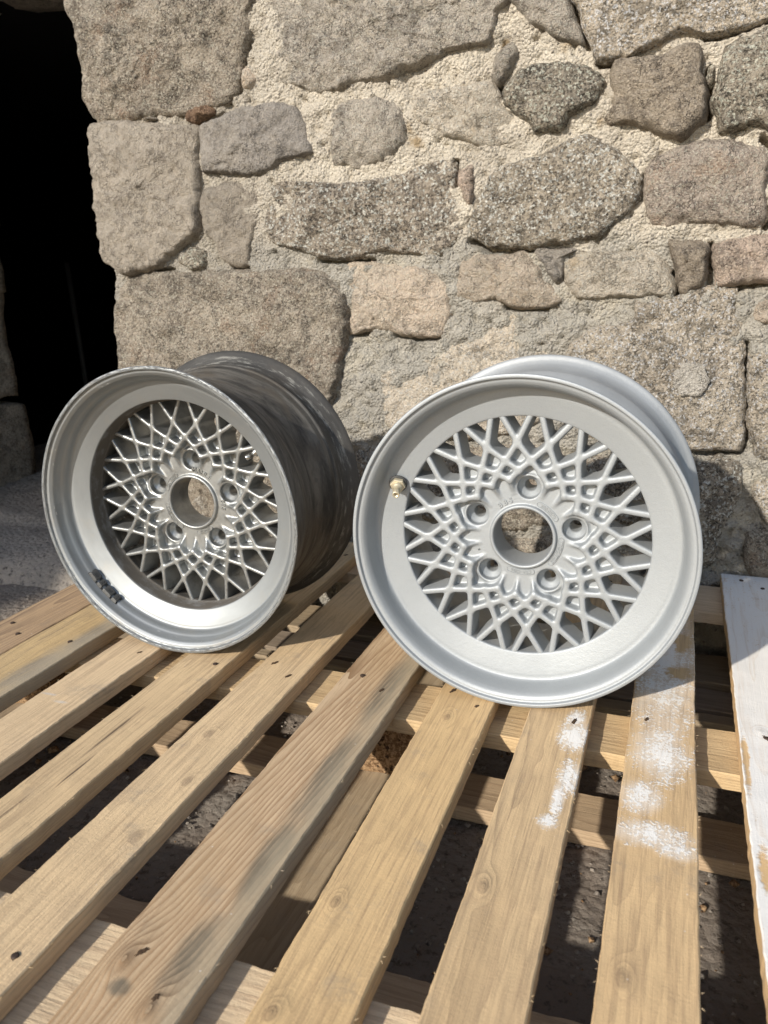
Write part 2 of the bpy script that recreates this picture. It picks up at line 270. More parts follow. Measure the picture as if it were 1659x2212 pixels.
def wood_mat(name, light, dark, ring=.35, freq=260., tilt=(.02, .05), stain=None, paint=None, paintamt=1.0, knots=(), fuzz=1.0, wear=None, edge=None, centre=(.02, -.09)):
    """board lengthwise along the object's own y"""
    s = NT(name); v = s.obj; j = s.jit(v, 3.0)
    st = s.noise(s.map(j, sc=(1, .035, 1)), 230, 5, .7)            # long fibres
    low = s.noise(s.map(j, sc=(1, .25, 1)), 9, 4, .6)
    w = s.map(v, loc=(centre[0], 0, centre[1]), rot=(tilt[0], 0, tilt[1]))
    sp = s.n('ShaderNodeSeparateXYZ'); s.L(w, sp.inputs[0])
    rr = s.math('SQRT', s.math('ADD', s.math('MULTIPLY', sp.outputs[0], sp.outputs[0]), s.math('MULTIPLY', sp.outputs[2], sp.outputs[2])))
    rr = s.math('ADD', rr, s.math('MULTIPLY', s.noise(s.map(j, sc=(1, .12, 1)), 14, 3), .022))
    kd = None
    if knots:
        kd = s.blob(v, knots); rr = s.math('ADD', rr, s.math('MULTIPLY', s.math('POWER', kd, 2.0), .020))
    g = s.math('FRACT', s.math('MULTIPLY', rr, freq)); g = s.math('POWER', g, 2.2)
    c = s.mix(s.math('MULTIPLY', g, ring), light, dark)
    c = s.mix(s.math('MULTIPLY', s.ramp(st, .44, .66), .46), c, dark)
    c = s.mix(s.math('MULTIPLY', s.ramp(s.noise(s.map(s.vmath('ADD', j, (3, 1, 2)), sc=(1, .02, 1)), 420, 3, .7), .60, .66), .45), c, dark)
    c = s.mix(s.math('MULTIPLY', s.ramp(s.noise(s.vmath('ADD', j, (9, 4, 1)), 16, 6, .75), .56, .70), .34), c, (.25, .21, .165))
    c = s.mix(s.math('MULTIPLY', s.ramp(low, .40, .70), .35), c, (light[0]*.78, light[1]*.74, light[2]*.66))
    c = s.mix(s.math('MULTIPLY', s.ramp(s.noise(j, 55, 5, .7), .58, .74), .22), c, dark)
    if knots:
        kk = s.blob(v, [(x, y, rx*.38, ry*.30) for x, y, rx, ry in knots])
        c = s.mix(s.math('MULTIPLY', s.ramp(kk, .0, .35), .38), c, (.20, .125, .07))
    if stain:
        col, pts, amt = stain; b = s.blob(v, pts); b = s.math('ADD', b, s.math('MULTIPLY', s.math('SUBTRACT', s.noise(s.map(j, sc=(1, .3, 1)), 38, 5, .7), .5), .9)); b = s.math('MULTIPLY', s.ramp(b, .08, .72), s.ramp(s.math('ADD', s.math('MULTIPLY', g, .5), st), .25, .75, .55, 1.0))
        c = s.mix(s.math('MULTIPLY', b, amt), c, col)
    if edge: # grey weathering along one long edge
        lo, hi, col = edge; sx = s.n('ShaderNodeSeparateXYZ'); s.L(v, sx.inputs[0])
        e = s.ramp(s.math('ADD', sx.outputs[0], s.math('MULTIPLY', s.math('SUBTRACT', s.noise(s.map(j, sc=(1, .3, 1)), 30, 4), .5), .06)), lo, hi)
        c = s.mix(s.math('MULTIPLY', e, .7), c, col)
    hv = s.n('ShaderNodeHueSaturation'); s.L(c, hv.inputs['Color']); s.L(s.ramp(s.rnd(), 0, 1, .90, 1.10), hv.inputs['Value']); s.L(s.ramp(s.math('FRACT', s.math('MULTIPLY', s.rnd(), 7.3)), 0, 1, .82, 1.05), hv.inputs['Saturation']); c = hv.outputs[0]
    # scattered paint specks, every board has a few
    spk = s.math('MULTIPLY', s.ramp(s.voro(j, 38), .028, .04, 1, 0), .5); c = s.mix(spk, c, (.66, .62, .56))
    h = s.math('ADD', s.math('MULTIPLY', st, .8*fuzz), s.math('MULTIPLY', g, .45*ring/.35)); h = s.math('ADD', h, s.math('MULTIPLY', s.noise(j, 420, 3, .7), .35*fuzz)); h = s.math('ADD', h, s.math('MULTIPLY', s.noise(s.map(j, rot=(0, 0, .35), sc=(.12, 1, 1)), 300, 2), .08*fuzz))
    rough = .78
    if paint:
        b = s.blob(v, paint)
        nz = s.math('ADD', s.math('MULTIPLY', s.noise(s.map(v, sc=(1, .8, 1)), 330, 3, .65), .75), s.math('MULTIPLY', s.noise(v, 45, 3), .45))
        film = s.math('MULTIPLY', s.ramp(s.math('ADD', b, s.math('MULTIPLY', s.math('SUBTRACT', s.noise(v, 30, 4), .5), .5)), .10, .75), .50)
        mk = s.math('MAXIMUM', film, s.ramp(s.math('ADD', s.math('MULTIPLY', b, 1.35*paintamt), s.math('MULTIPLY', s.math('SUBTRACT', nz, .60), 3.6)), .35, 1.0))
        mk = s.math('MULTIPLY', mk, s.ramp(s.math('ADD', st, s.math('MULTIPLY', g, .25)), .35, .85, 1.0, .62))
        mk = s.math('MULTIPLY', mk, s.ramp(b, .0, .16))
        mk = s.math('MULTIPLY', mk, 1.25, clamp=True)
        if wear:
            wb = s.blob(v, wear); mk = s.math('MULTIPLY', mk, s.ramp(s.math('ADD', wb, s.math('MULTIPLY', s.math('SUBTRACT', s.noise(v, 70, 5, .7), .5), 1.6)), .25, .6, 1, 0))
        # only the upper face got the overspray
        ge = s.n('ShaderNodeSeparateXYZ'); s.L(s.tc.outputs['Normal'], ge.inputs[0]); mk = s.math('MULTIPLY', mk, s.ramp(ge.outputs[2], .3, .7))
        c = s.mix(mk, c, (.76, .73, .68)); h = s.math('ADD', h, s.math('MULTIPLY', mk, .5))
    return s.done(c, rough, 0.0, s.bump(h, .0012, .9), .3)
TAN = (.47, .335, .195); TAND = (.30, .19, .10)
def alu_paint(name, base, rough, metal, grain=.00025, blotch=.1, dirt=None):
    s = NT(name); v = s.obj
    n1 = s.noise(v, 16, 4, .6); n2 = s.noise(v, 900, 2, .6); n3 = s.noise(v, 240, 3, .6)
    c = s.mix(s.ramp(n1, .3, .7), base, tuple(x*(1-blotch) for x in base))
    c = s.mix(s.math('MULTIPLY', s.ramp(n2, .45, .72), .22), c, tuple(x*.66 for x in base))
    if dirt: c = s.mix(s.math('MULTIPLY', s.ramp(s.noise(v, 34, 5, .7), .44, .68), dirt[1]), c, dirt[0])
    r = s.math('ADD', s.math('MULTIPLY', n1, .16), rough-.08)
    return s.done(c, r, metal, s.bump(s.math('ADD', n3, n2), grain, 1.0))
def polar(s, v):
    """radius and angle about the wheel's axle (object centre 0.208 m above its base)"""
    sp = s.n('ShaderNodeSeparateXYZ'); s.L(v, sp.inputs[0]); z = s.math('SUBTRACT', sp.outputs[2], .208)
    return s.math('SQRT', s.math('ADD', s.math('MULTIPLY', sp.outputs[0], sp.outputs[0]), s.math('MULTIPLY', z, z))), s.math('ARCTAN2', z, sp.outputs[0]), sp.outputs[1]
def combine(s, a, b, c):
    q = s.n('ShaderNodeCombineXYZ'); s.put(q.inputs[0], a); s.put(q.inputs[1], b); s.put(q.inputs[2], c); return q.outputs[0]
def machined(name):
    s = NT(name); v = s.obj; r, th, y = polar(s, v)
    # noise on (radius, depth, angle squeezed) gives turning lines round the axle
    tv = combine(s, s.math('MULTIPLY', r, 1), y, s.math('MULTIPLY', th, .004))
    lines = s.noise(tv, 1500, 3, .6); wide = s.noise(combine(s, r, y, s.math('MULTIPLY', th, .05)), 28, 4, .6)
    c = s.mix(s.ramp(wide, .3, .7), (.33, .347, .354), (.275, .287, .29))
    c = s.mix(s.math('MULTIPLY', s.ramp(s.noise(v, 26, 5, .7), .5, .72), .30), c, (.36, .33, .28))
    # dirt ring packed in front of the spokes
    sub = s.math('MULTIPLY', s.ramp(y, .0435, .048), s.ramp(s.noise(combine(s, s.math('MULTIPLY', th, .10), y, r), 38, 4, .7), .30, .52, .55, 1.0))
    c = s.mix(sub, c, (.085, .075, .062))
    # kerb rash on the outer lip
    lip = s.ramp(r, .1995, .2035); sc = s.noise(combine(s, s.math('MULTIPLY', th, .14), s.math('MULTIPLY', r, 5), s.math('MULTIPLY', y, 5)), 130, 5, .75)
    rash = s.math('MULTIPLY', lip, s.ramp(sc, .50, .60)); c = s.mix(s.math('MULTIPLY', rash, .75), c, (.22, .205, .185))
    scr = s.math('MULTIPLY', s.ramp(s.noise(combine(s, s.math('MULTIPLY', th, .22), s.math('MULTIPLY', r, 9), y), 60, 5, .75), .655, .67), s.ramp(r, .188, .195)); c = s.mix(scr, c, (.74, .74, .73))
    rough = s.math('ADD', .49, s.math('ADD', s.math('MULTIPLY', rash, .3), s.math('ADD', s.math('MULTIPLY', sub, .35), s.math('MULTIPLY', wide, .14))))
    metal = s.math('SUBTRACT', .80, s.math('MULTIPLY', sub, .8))
    h = s.math('ADD', s.math('MULTIPLY', lines, .10), s.math('ADD', s.math('MULTIPLY', rash, 1.0), s.math('MULTIPLY', scr, .6)))
    return s.done(c, rough, metal, s.bump(h, .0007, .8))
def grimy(name):
    s = NT(name); v = s.obj; r, th, y = polar(s, v)
    a = s.noise(combine(s, s.math('MULTIPLY', th, .035), y, 0.0), 34, 6, .72, .6); b = s.noise(combine(s, s.math('MULTIPLY', th, .10), y, 1.0), 18, 5, .7, 1.2)
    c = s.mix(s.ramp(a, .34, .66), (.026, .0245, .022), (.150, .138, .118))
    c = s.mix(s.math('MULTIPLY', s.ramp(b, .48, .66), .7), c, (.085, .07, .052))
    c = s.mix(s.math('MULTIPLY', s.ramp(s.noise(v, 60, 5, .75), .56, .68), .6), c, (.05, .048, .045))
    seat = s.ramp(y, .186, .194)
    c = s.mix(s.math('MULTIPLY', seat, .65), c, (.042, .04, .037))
    cr = s.math('MULTIPLY', s.ramp(s.noise(combine(s, s.math('MULTIPLY', th, .035), y, r), 150, 5, .75), .50, .66), s.math('MULTIPLY', s.ramp(y, .19, .20), s.ramp(y, .216, .224, 1, 0)))
    c = s.mix(s.math('MULTIPLY', cr, .6), c, (.36, .35, .31))
    front = s.ramp(y, .012, .03, 1, 0); c = s.mix(s.math('MULTIPLY', front, s.ramp(a, .35, .6)), c, (.30, .28, .25))
    h = s.math('ADD', a, s.math('MULTIPLY', s.noise(v, 300, 3), .4))
    return s.done(c, s.ramp(a, .3, .7, .66, .5), .12, s.bump(h, .0009, .7))
M_SILV = alu_paint('silver_grey_primer_blasted', (.34, .36, .372), .55, .42, .00022, .07)
M_SILV_B = alu_paint('silver_grey_barrel', (.36, .372, .375), .54, .3, .00025, .16)
M_OLD = alu_paint('aged_silver_lacquer', (.375, .385, .38), .41, .74, .00018, .12, ((.09, .085, .072), .40))
M_MACH = machined('machined_aluminium_lip')
M_GRIME = grimy('grimy_barrel')
M_BRASS = plain('matt_brass', (.62, .55, .40), .42, .55, .0002, 900)
M_STEEL = plain('nickel_valve', (.48, .47, .44), .25, .95, .0001, 900)
M_RUBBER = plain('black_rubber_washer', (.05, .05, .048), .7, 0, .0002, 600)
M_LEAD = plain('tarnished_lead', (.060, .060, .058), .5, .35, .0004, 500)
M_CHIP = None
def chip_mat():
    s = NT('pressed_chip_block'); v = s.obj
    f = s.noise(s.map(v, rot=(.3, .2, .9), sc=(1, .22, 1)), 190, 4, .7); g = s.noise(s.map(v, rot=(-.5, .8, -.6), sc=(.2, 1, 1)), 170, 4, .7)
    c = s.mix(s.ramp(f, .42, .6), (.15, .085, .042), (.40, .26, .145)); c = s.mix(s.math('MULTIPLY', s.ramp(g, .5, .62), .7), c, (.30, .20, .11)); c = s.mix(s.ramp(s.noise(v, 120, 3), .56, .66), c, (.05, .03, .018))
    return s.done(c, .9, 0, s.bump(s.math('ADD', f, g), .004, 1.0), .2)
M_CHIP = chip_mat()
# ------------------------------------------------------------ the stone wall
WY = 1.483
wall = empty('stone_wall', (-.45, WY, -.17), 'rough granite rubble wall with cream and grey mortar rising behind the two rims', 'wall')
wl = Vector(wall.location)
def resample(pts, step):
    P = [Vector(p) for p in pts]; n = len(P); out = []
    for i in range(n):
        p0, p1, p2, p3 = P[i-1], P[i], P[(i+1) % n], P[(i+2) % n]
        k = max(2, int((p2-p1).length/step))
        for j in range(k):
            t = j/k
            q = .5*((2*p1) + (p2-p0)*t + (2*p0-5*p1+4*p2-p3)*t*t + (3*p1-p0-3*p2+p3)*t**3)
            q = q.lerp(p1.lerp(p2, t), .35); out.append(q)
    return np.array([[q.x, q.y] for q in out])
def make_stone(idx, mat, prot, corner, pts):
    P = resample([(a/1000, b/1000) for a, b in pts], .0045); n = len(P)
    c = P.mean(0); sx = idx*3.17
    # ragged outline
    d = P-c; L = np.linalg.norm(d, axis=1, keepdims=True); u = d/L
    wob = fbm(P[:, 0], P[:, 1], np.full(n, sx), 28, 4, .6)*.0045 + fbm(P[:, 0], P[:, 1], np.full(n, sx), 150, 3, .6)*.0016
    P = P + u*(wob+.0018)[:, None]; d = P-c; L = np.linalg.norm(d, axis=1, keepdims=True)
    meanL = float(L.mean()); K = max(10, min(44, int(meanL/.0042)))
    s = 1-(np.arange(K+1)/K)**1.25; s[-1] = 0.0
    S = s[:, None, None]; X = c + d[None]*S                       # rings
    edge = (1-s)[:, None]*L[None, :, 0]
    x, z = X[..., 0], X[..., 1]
    o = np.full(x.shape, sx)
    rim = 1-np.exp(-(edge/.0050)**1.3)
    wide = 1-np.exp(-edge/.045)
    lf = fbm(x, z, o, 9, 3, .55)*.010*wide
    # chipped facets: a few cutting planes, convex
    rs_ = np.random.RandomState(idx+40); fc = np.full(x.shape, 9.0); jx = x+fbm(x, z, o+7, 30, 2)*.006; jz = z+fbm(x, z, o+8, 30, 2)*.006
    for q in range(9):
        an = rs_.uniform(0, 2*math.pi); sl_ = rs_.uniform(.04, .34); off = rs_.uniform(.15, .75)*meanL
        fc = np.minimum(fc, (off-((jx-c[0])*math.cos(an)+(jz-c[1])*math.sin(an)))*sl_)
    fc = np.clip(fc, -.016, .0)*rim*(.9 if mat not in ('buffpale', 'slate') else .35)
    tilt = ((x-c[0])*math.sin(idx*2.1)+(z-c[1])*math.cos(idx*1.3))*.05
    mf = fbm(x, z, o, 42, 4, .65)*.0044*rim
    rid = np.clip(1-np.abs(fbm(x+.3, z, o+5, 17, 3, .55))*3.2, 0, 1)**2*.0042*rim
    ff = fbm(x, z, o, 170, 3, .7)*.0017*rim
    h = -.010 + (prot*.85+.016)*(.86*rim+.14*wide) + lf + mf + ff - rid + tilt*rim + fc
    depth = .30 if corner else .05
    Xb = P; back = np.stack([Xb[:, 0], np.full(n, depth), Xb[:, 1]], 1)
    if corner: # weathered side on the doorway
        m1 = np.stack([P[:, 0]+fbm(P[:, 1], P[:, 0], np.full(n, 3.3+sx), 20, 3)*.006, np.full(n, .08), P[:, 1]], 1)
        rows = [back, m1]
    else: rows = [back]
    V = np.concatenate([np.stack(rows), np.stack([x, -h, z], -1)], 0)
    # objects sit at their own middle
    org = Vector((float(c[0]), 0, float(c[1])))
    V = V - np.array([c[0], 0, c[1]])
    nr = V.shape[0]; f = grid_faces(nr, n, closed_v=True)
    A = 0
    for i in range(0, n, max(1, n//12)): 
        j = (i+n//12) % n; A += d[i][0]*d[j][1]-d[i][1]*d[j][0]
    if A > 0: f = f[:, ::-1]
    ob = mesh_obj('stone' if mat != 'brick' else 'brick_chip', V.reshape(-1, 3), f, STM[mat], wall)
    ob.location = Vector((org.x, WY, org.z))-wl
    return ob
for i, (mt, pr, co, pts) in enumerate(STONES):
    so_ = make_stone(i, mt, pr, co, pts)
    if mt == 'brick': so_['label'] = 'orange brick chip wedged in the joint under the top corner stone'
# hexagonal pale plug set in the big grey block right of the silver rim
def disc_patch(name, cx, cz, r, nside, mat, y, parent, amp=.0012):
    K = 14; n = 96; a = np.linspace(0, 2*math.pi, n, endpoint=False)
    rad = r*(.45*math.cos(math.pi/nside)/np.cos((a % (2*math.pi/nside))-math.pi/nside)+.55)*(1+.10*vn(np.cos(a)*2.3, np.sin(a)*2.3, a*0+5)+.04*vn(np.cos(a)*9, np.sin(a)*9, a*0+5))
    s = 1-(np.arange(K+1)/K)**1.2; X = cx+rad[None]*np.cos(a)[None]*s[:, None]; Z = cz+rad[None]*np.sin(a)[None]*s[:, None]
    e = (1-s)[:, None]*rad[None]
    h = .0035*(1-np.exp(-e/.002))-.002+fbm(X, Z, X*0+2, 90, 3)*amp
    f = grid_faces(K+1, n, closed_v=True, flip=True)
    V = np.stack([X-cx, -h, Z-cz], -1).reshape(-1, 3)
    o = mesh_obj(name, V, f, mat, parent); o.location = Vector((cx, y, cz))-wl; return o
pl = disc_patch('mortar_plug', .020, .346, .030, 6, stone_mat('plug_mortar', (.72, .66, .57), (.60, .55, .47), (.42, .37, .30), (.78, .75, .70), .3, 300), WY-.0268, wall)
pl['label'] = 'pale six-sided mortar plug filling a hole in the grey block'
# mortar bed with fretted joints
gx = np.arange(-1.15, .42, .0042); gz = np.arange(-.22, 1.26, .0042)
XX, ZZ = np.meshgrid(gx, gz, indexing='ij'); O = XX*0
H = -.0048 + fbm(XX, ZZ, O+9, 15, 4, .6)*.0072 + fbm(XX, ZZ, O+4, 55, 4, .62)*.0042 + fbm(XX, ZZ, O+1, 210, 2)*.0014
lowr = np.clip((.62-ZZ)/.1, 0, 1)*np.clip((XX+.72)/.1, 0, 1)
H += lowr*(np.abs(fbm(XX, ZZ, O+20, 34, 4, .6))*.0075-.002)
H -= .006*np.clip(-(XX+.75)/.1, 0, 1)
pits = np.clip(fbm(XX, ZZ, O+33, 75, 2)-.55, 0, 1)*.02; H -= pits
for cr in CRACKS:
    for (x0, z0), (x1, z1) in zip(cr[:-1], cr[1:]):
        x0, z0, x1, z1 = x0/1e3, z0/1e3, x1/1e3, z1/1e3
        dx, dz = x1-x0, z1-z0; t = np.clip(((XX-x0)*dx+(ZZ-z0)*dz)/(dx*dx+dz*dz+1e-9), 0, 1)
        dd = np.hypot(XX-x0-t*dx, ZZ-z0-t*dz) + vn(XX*60, ZZ*60, O+2)*.0012
        H -= .040*np.clip(1.6-dd/.0042, 0, 1)
V = np.stack([XX, -H, ZZ], -1).reshape(-1, 3); V[:, 0] -= wl.x; V[:, 2] -= wl.z
mb = mesh_obj('mortar_bed', V, grid_faces(len(gx), len(gz)), M_MORTAR, wall); mb['kind'] = 'stuff'; mb['label'] = 'cream mortar above and grey cement below between the stones'
def box_obj(name, x0, x1, y0, y1, z0, z1, mat, parent=None, sub=0, amp=0.0, sc=8, seed=0, smooth=False):
    bm = bmesh.new(); bmesh.ops.create_cube(bm, size=1)
    if sub: bmesh.ops.subdivide_edges(bm, edges=bm.edges[:], cuts=sub, use_grid_fill=True)
    c = Vector(((x0+x1)/2, (y0+y1)/2, (z0+z1)/2)); s = Vector((x1-x0, y1-y0, z1-z0))
    co = np.array([[v.co.x*s.x, v.co.y*s.y, v.co.z*s.z] for v in bm.verts])
    if amp:
        g = co+np.array(c)
        for k in range(3): co[:, k] += fbm(g[:, 0], g[:, 1], g[:, 2]+seed+k*7.7, sc, 4, .55)*amp
    for v, p in zip(bm.verts, co): v.co = p
    me = bpy.data.meshes.new(name); bm.to_mesh(me); bm.free(); me.materials.append(mat)
    if smooth: me.polygons.foreach_set('use_smooth', np.ones(len(me.polygons), bool))
    o = bpy.data.objects.new(name, me); COL.objects.link(o); o.location = c
    if parent: o.parent = parent; o.location = c-Vector(parent.location)
    return o
core = box_obj('wall_core', -1.12, .42, 1.52, 2.10, -.22, 1.26, STM['buff'], wall, 8, .012, 7)
jamb = empty('door_jamb', (-2.25, 1.6, -.12), 'weathered grey stone side of the dark doorway at the left picture edge', 'door jamb')
# left reveal of the doorway, bulging courses
for k, (z0, z1, x1) in enumerate([(-.16, .155, -2.030), (.165, .50, -2.050), (.51, .86, -2.035), (.87, 1.26, -2.045)]):
    box_obj('stone', -2.5, x1, 1.50, 2.10, z0, z1, STM['buff'], jamb, 26, .016, 5, k*3.1, True)
# ------------------------------------------------------------ ground, threshold, dark room
gx = np.concatenate([np.linspace(-9, -2.4, 14), np.arange(-2.35, .6, .022), np.linspace(.7, 7, 12)]); gy = np.concatenate([np.linspace(-9, -.2, 14), np.arange(0.0, 1.56, .016), np.linspace(1.7, 2.3, 3)])
XX, YY = np.meshgrid(gx, gy, indexing='ij'); O = XX*0
H = -.172 + fbm(XX, YY, O, 5, 4)*.008 + fbm(XX, YY, O+3, 34, 3)*.0035; H = np.minimum(H, -.1665)
near = np.clip((YY-1.40)/.06, 0, 1)*np.clip(1-(YY-1.50)/.1, 0, 1); H = H+near*.0*H
V = np.stack([XX, YY, H], -1).reshape(-1, 3)
g = mesh_obj('ground', V, grid_faces(len(gx), len(gy)), M_GROUND); g['kind'] = 'structure'
# loose grit under and beside the pallet
def scatter(name, n, area, size, mat, z, seed):
    rs = np.random.RandomState(seed); base = np.array([[1, 0, 0], [-1, 0, 0], [0, 1, 0], [0, -1, 0], [0, 0, 1], [0, 0, -1]], float)
    bf = np.array([[0, 2, 4], [2, 1, 4], [1, 3, 4], [3, 0, 4], [2, 0, 5], [1, 2, 5], [3, 1, 5], [0, 3, 5]])
    V = []; F = []
    for i in range(n):
        s = size*(.4+rs.rand()**3*2.0); p = np.array([rs.uniform(area[0], area[1]), rs.uniform(area[2], area[3]), z+s*.2])
        A = rs.randn(3, 3); Q, _ = np.linalg.qr(A); b = (base*(.6+.7*rs.rand(6, 1)))@Q*s; b[:, 2] *= .6
        V.append(b+p); F.append(bf+6*i)
    o = mesh_obj(name, np.concatenate(V), np.concatenate(F), mat, smooth=False); o['kind'] = 'stuff'; return o
sc_ = scatter('grit', 6500, (-1.7, .45, .25, 1.5), .0024, M_SLAB, -.168, 3); tag(sc_, 'loose grit scattered over the dirt under the pallet', 'grit')
ch_ = scatter('wood_chips', 700, (-1.2, .4, .3, 1.45), .0042, M_CHIP, -.166, 9); tag(ch_, 'small wood chips and splinters fallen through the pallet', 'wood chips')
gx = np.arange(-2.4, -.95, .02); gy = np.arange(1.30, 2.6, .02); XX, YY = np.meshgrid(gx, gy, indexing='ij'); O = XX*0
e = 1-np.exp(-np.clip(YY-1.385-fbm(XX, YY*0, O, 7, 2)*.02, 0, 9)/.03)
e2 = np.clip((YY-1.66)/.02, 0, 1)
H = -.185+e*.078+e2*.012+fbm(XX, YY, O+5, 14, 4)*.006*e+fbm(XX, YY, O+8, 70, 3)*.002
th = mesh_obj('threshold_slab', np.stack([XX, YY, H], -1).reshape(-1, 3), grid_faces(len(gx), len(gy)), M_SLAB)
tag(th, 'worn low stone threshold across the dark doorway', 'threshold')
def inner(name, *a):
    o = box_obj(name, *a, M_DARK); o['kind'] = 'structure'; return o
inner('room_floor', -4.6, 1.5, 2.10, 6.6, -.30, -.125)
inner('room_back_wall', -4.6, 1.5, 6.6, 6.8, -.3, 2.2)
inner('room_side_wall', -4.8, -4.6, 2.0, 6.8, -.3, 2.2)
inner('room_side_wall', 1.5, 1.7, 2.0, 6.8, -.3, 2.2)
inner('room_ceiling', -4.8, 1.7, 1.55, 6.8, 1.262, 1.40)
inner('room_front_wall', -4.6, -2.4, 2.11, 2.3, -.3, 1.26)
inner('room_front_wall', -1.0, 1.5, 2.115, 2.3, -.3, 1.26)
box_obj('door_lintel', -2.5, -1.0, 1.46, 2.1, 1.262, 1.5, STM['grey'], None, 10, .012, 6, 2.0, True)
tag(bpy.data.objects['door_lintel'], 'rough grey stone lintel above the dark doorway', 'lintel')
# unseen wall added on the left to keep sun off the doorway
ab = box_obj('sun_blocking_wall', -7.0, -3.25, -3.3, -3.05, -.2, 2.75, STM['buff'], None, 6, .02, 3, 5.0, False)
tag(ab, 'unseen wall added out of view on the left to shade the doorway', 'wall')
# faint things inside the room
def tube(name, pts, rad, mat, parent=None, seg=10, caps=True, radii=None):
    V = []; F = []
    n = len(pts)
    for i, p in enumerate(pts):
        p = Vector(p); t = (Vector(pts[min(i+1, n-1)])-Vector(pts[max(i-1, 0)])).normalized()
        a = t.orthogonal().normalized(); b = t.cross(a); r = radii[i] if radii else rad
        if i and (a-pa).length > 1e-6: a = (pa-t*pa.dot(t)).normalized(); b = t.cross(a)
        pa = a
        for k in range(seg): q = p+a*math.cos(2*math.pi*k/seg)*r+b*math.sin(2*math.pi*k/seg)*r; V.append(q)
    for i in range(n-1):
        for k in range(seg): F.append((i*seg+k, i*seg+(k+1) % seg, (i+1)*seg+(k+1) % seg, (i+1)*seg+k))
    if caps: F.append(tuple(range(seg-1, -1, -1))); F.append(tuple((n-1)*seg+k for k in range(seg)))
    return mesh_obj(name, V, F, mat, parent)
pole = tube('broom_pole', [(-2.62, 3.12, -.13), (-2.74, 3.22, .62)], .011, plain('dull_pole', (.10, .095, .085), .6)); tag(pole, 'thin pale pole leaning upright inside the dark doorway', 'pole')
# ------------------------------------------------------------ the pallet
pal = empty('wooden_pallet', (-.4, .88, -.166), 'wooden pallet with spaced planks, the right-hand ones dusted with white paint', 'pallet'); pl_ = Vector(pal.location)
def board(name, along, a0, a1, l0, l1, z0, z1, mat, wane=.0008, seed=0, bow=.0, rough=.0008):
    """plank with its length on local y; along 'y' or 'x' in the place. a0..a1 = width range, l0..l1 = length range"""
    w, L, t = a1-a0, l1-l0, z1-z0; N = max(24, int(L/.007)); b = .0013
    prof = [(-w/2+b, -t/2), (w/2-b, -t/2), (w/2, -t/2+b), (w/2, t/2-b), (w/2-b, t/2)] + [(w/2-b-(w-2*b)*k/6, t/2) for k in range(1, 6)] + [(-w/2+b, t/2), (-w/2, t/2-b), (-w/2, -t/2+b)]
    P = np.array(prof); n = len(P); y = np.linspace(-L/2, L/2, N)
    X = np.repeat(P[None, :, 0], N, 0); Z = np.repeat(P[None, :, 1], N, 0); Y = np.repeat(y[:, None], n, 1)
    o = np.full(N, seed*1.37)
    eL = fbm(y, o, o, 9, 4, .6)*wane+fbm(y, o, o+4, 90, 3, .7)*rough; eR = fbm(y, o, o+9, 9, 4, .6)*wane+fbm(y, o, o+14, 90, 3, .7)*rough
    f = (X/w+.5); X = X + eL[:, None]*(1-f)+eR[:, None]*f
    Z = Z + np.where(Z > 0, fbm(X, Y, X*0+seed, 22, 3)*.00045+fbm(X, Y*.3, X*0+seed, 160, 2)*.00022, 0) + (bow*(1-(2*y/L)**2))[:, None]
    V = np.stack([X, Y, Z], -1).reshape(-1, 3)
    F = [tuple(q) for q in grid_faces(N, n, closed_v=True)]; F.append(tuple(range(n))); F.append(tuple((N-1)*n+k for k in range(n-1, -1, -1)))
    ob = mesh_obj(name, V, F, mat, pal, smooth=False)
    c = Vector(((a0+a1)/2, (l0+l1)/2, (z0+z1)/2)) if along == 'y' else Vector(((l0+l1)/2, (a0+a1)/2, (z0+z1)/2))
    ob.location = c-pl_
    if along == 'x': ob.rotation_euler = (0, 0, -math.pi/2)
    return ob, c
T = .022
YB0, YB1 = .275, 1.462; YC = (YB0+YB1)/2
def lb(xc, pts): return [(x-xc, y-YC, rx, ry) for x, y, rx, ry in pts]
BO = []
# (x0, x1, material)
def xm(a, b): return (a+b)/2
GREYED = (.20, .18, .155)
mA = wood_mat('plank_paint_spotted', (0.637, 0.424, 0.197), TAND, .30, 210, paint=lb(xm(-.024, .051), [(.014, 1.08, .06, .30), (.012, .855, .045, .085), (-.004, .765, .030, .045), (.008, .705, .055, .030), (.030, .690, .030, .022)]), wear=lb(.0135, [(.03, 1.06, .03, .03), (.035, 1.16, .02, .06)]), knots=lb(.0135, [(-.006, .525, .016, .04)]), paintamt=.82)
mB = wood_mat('plank_paint_edge', (0.666, 0.444, 0.202), TAND, .42, 190, tilt=(.015, -.04), paint=lb(xm(-.143, -.069), [(-.083, .862, .026, .050), (-.078, .775, .017, .045), (-.084, .735, .010, .050), (-.089, .694, .015, .018), (-.085, .90, .016, .03)]), knots=lb(xm(-.143, -.069), [(-.129, .587, .016, .035)]), paintamt=.95)
mC = wood_mat('plank_tan', (0.658, 0.444, 0.209), TAND, .28, 230, tilt=(.01, .05), knots=lb(xm(-.263, -.188), [(-.237, .855, .014, .03), (-.247, .528, .015, .03), (-.249, .410, .018, .03)]))
mD = wood_mat('plank_weathered_pine', (0.528, 0.392, 0.255), (.23, .135, .07), .9, 200, tilt=(.012, .09), centre=(.048, -.055), fuzz=1.0,
    knots=lb(xm(-.402, -.310), [(-.385, .418, .030, .075), (-.338, .385, .024, .06), (-.36, 1.12, .05, .10)]),
    stain=((.125, .108, .080), lb(xm(-.402, -.310), [(-.330, .90, .024, .14), (-.328, .70, .022, .13), (-.328, .56, .018, .09), (-.335, .44, .022, .06), (-.37, .393, .014, .012)]), .85), edge=(.012, .046, (.34, .285, .20)))
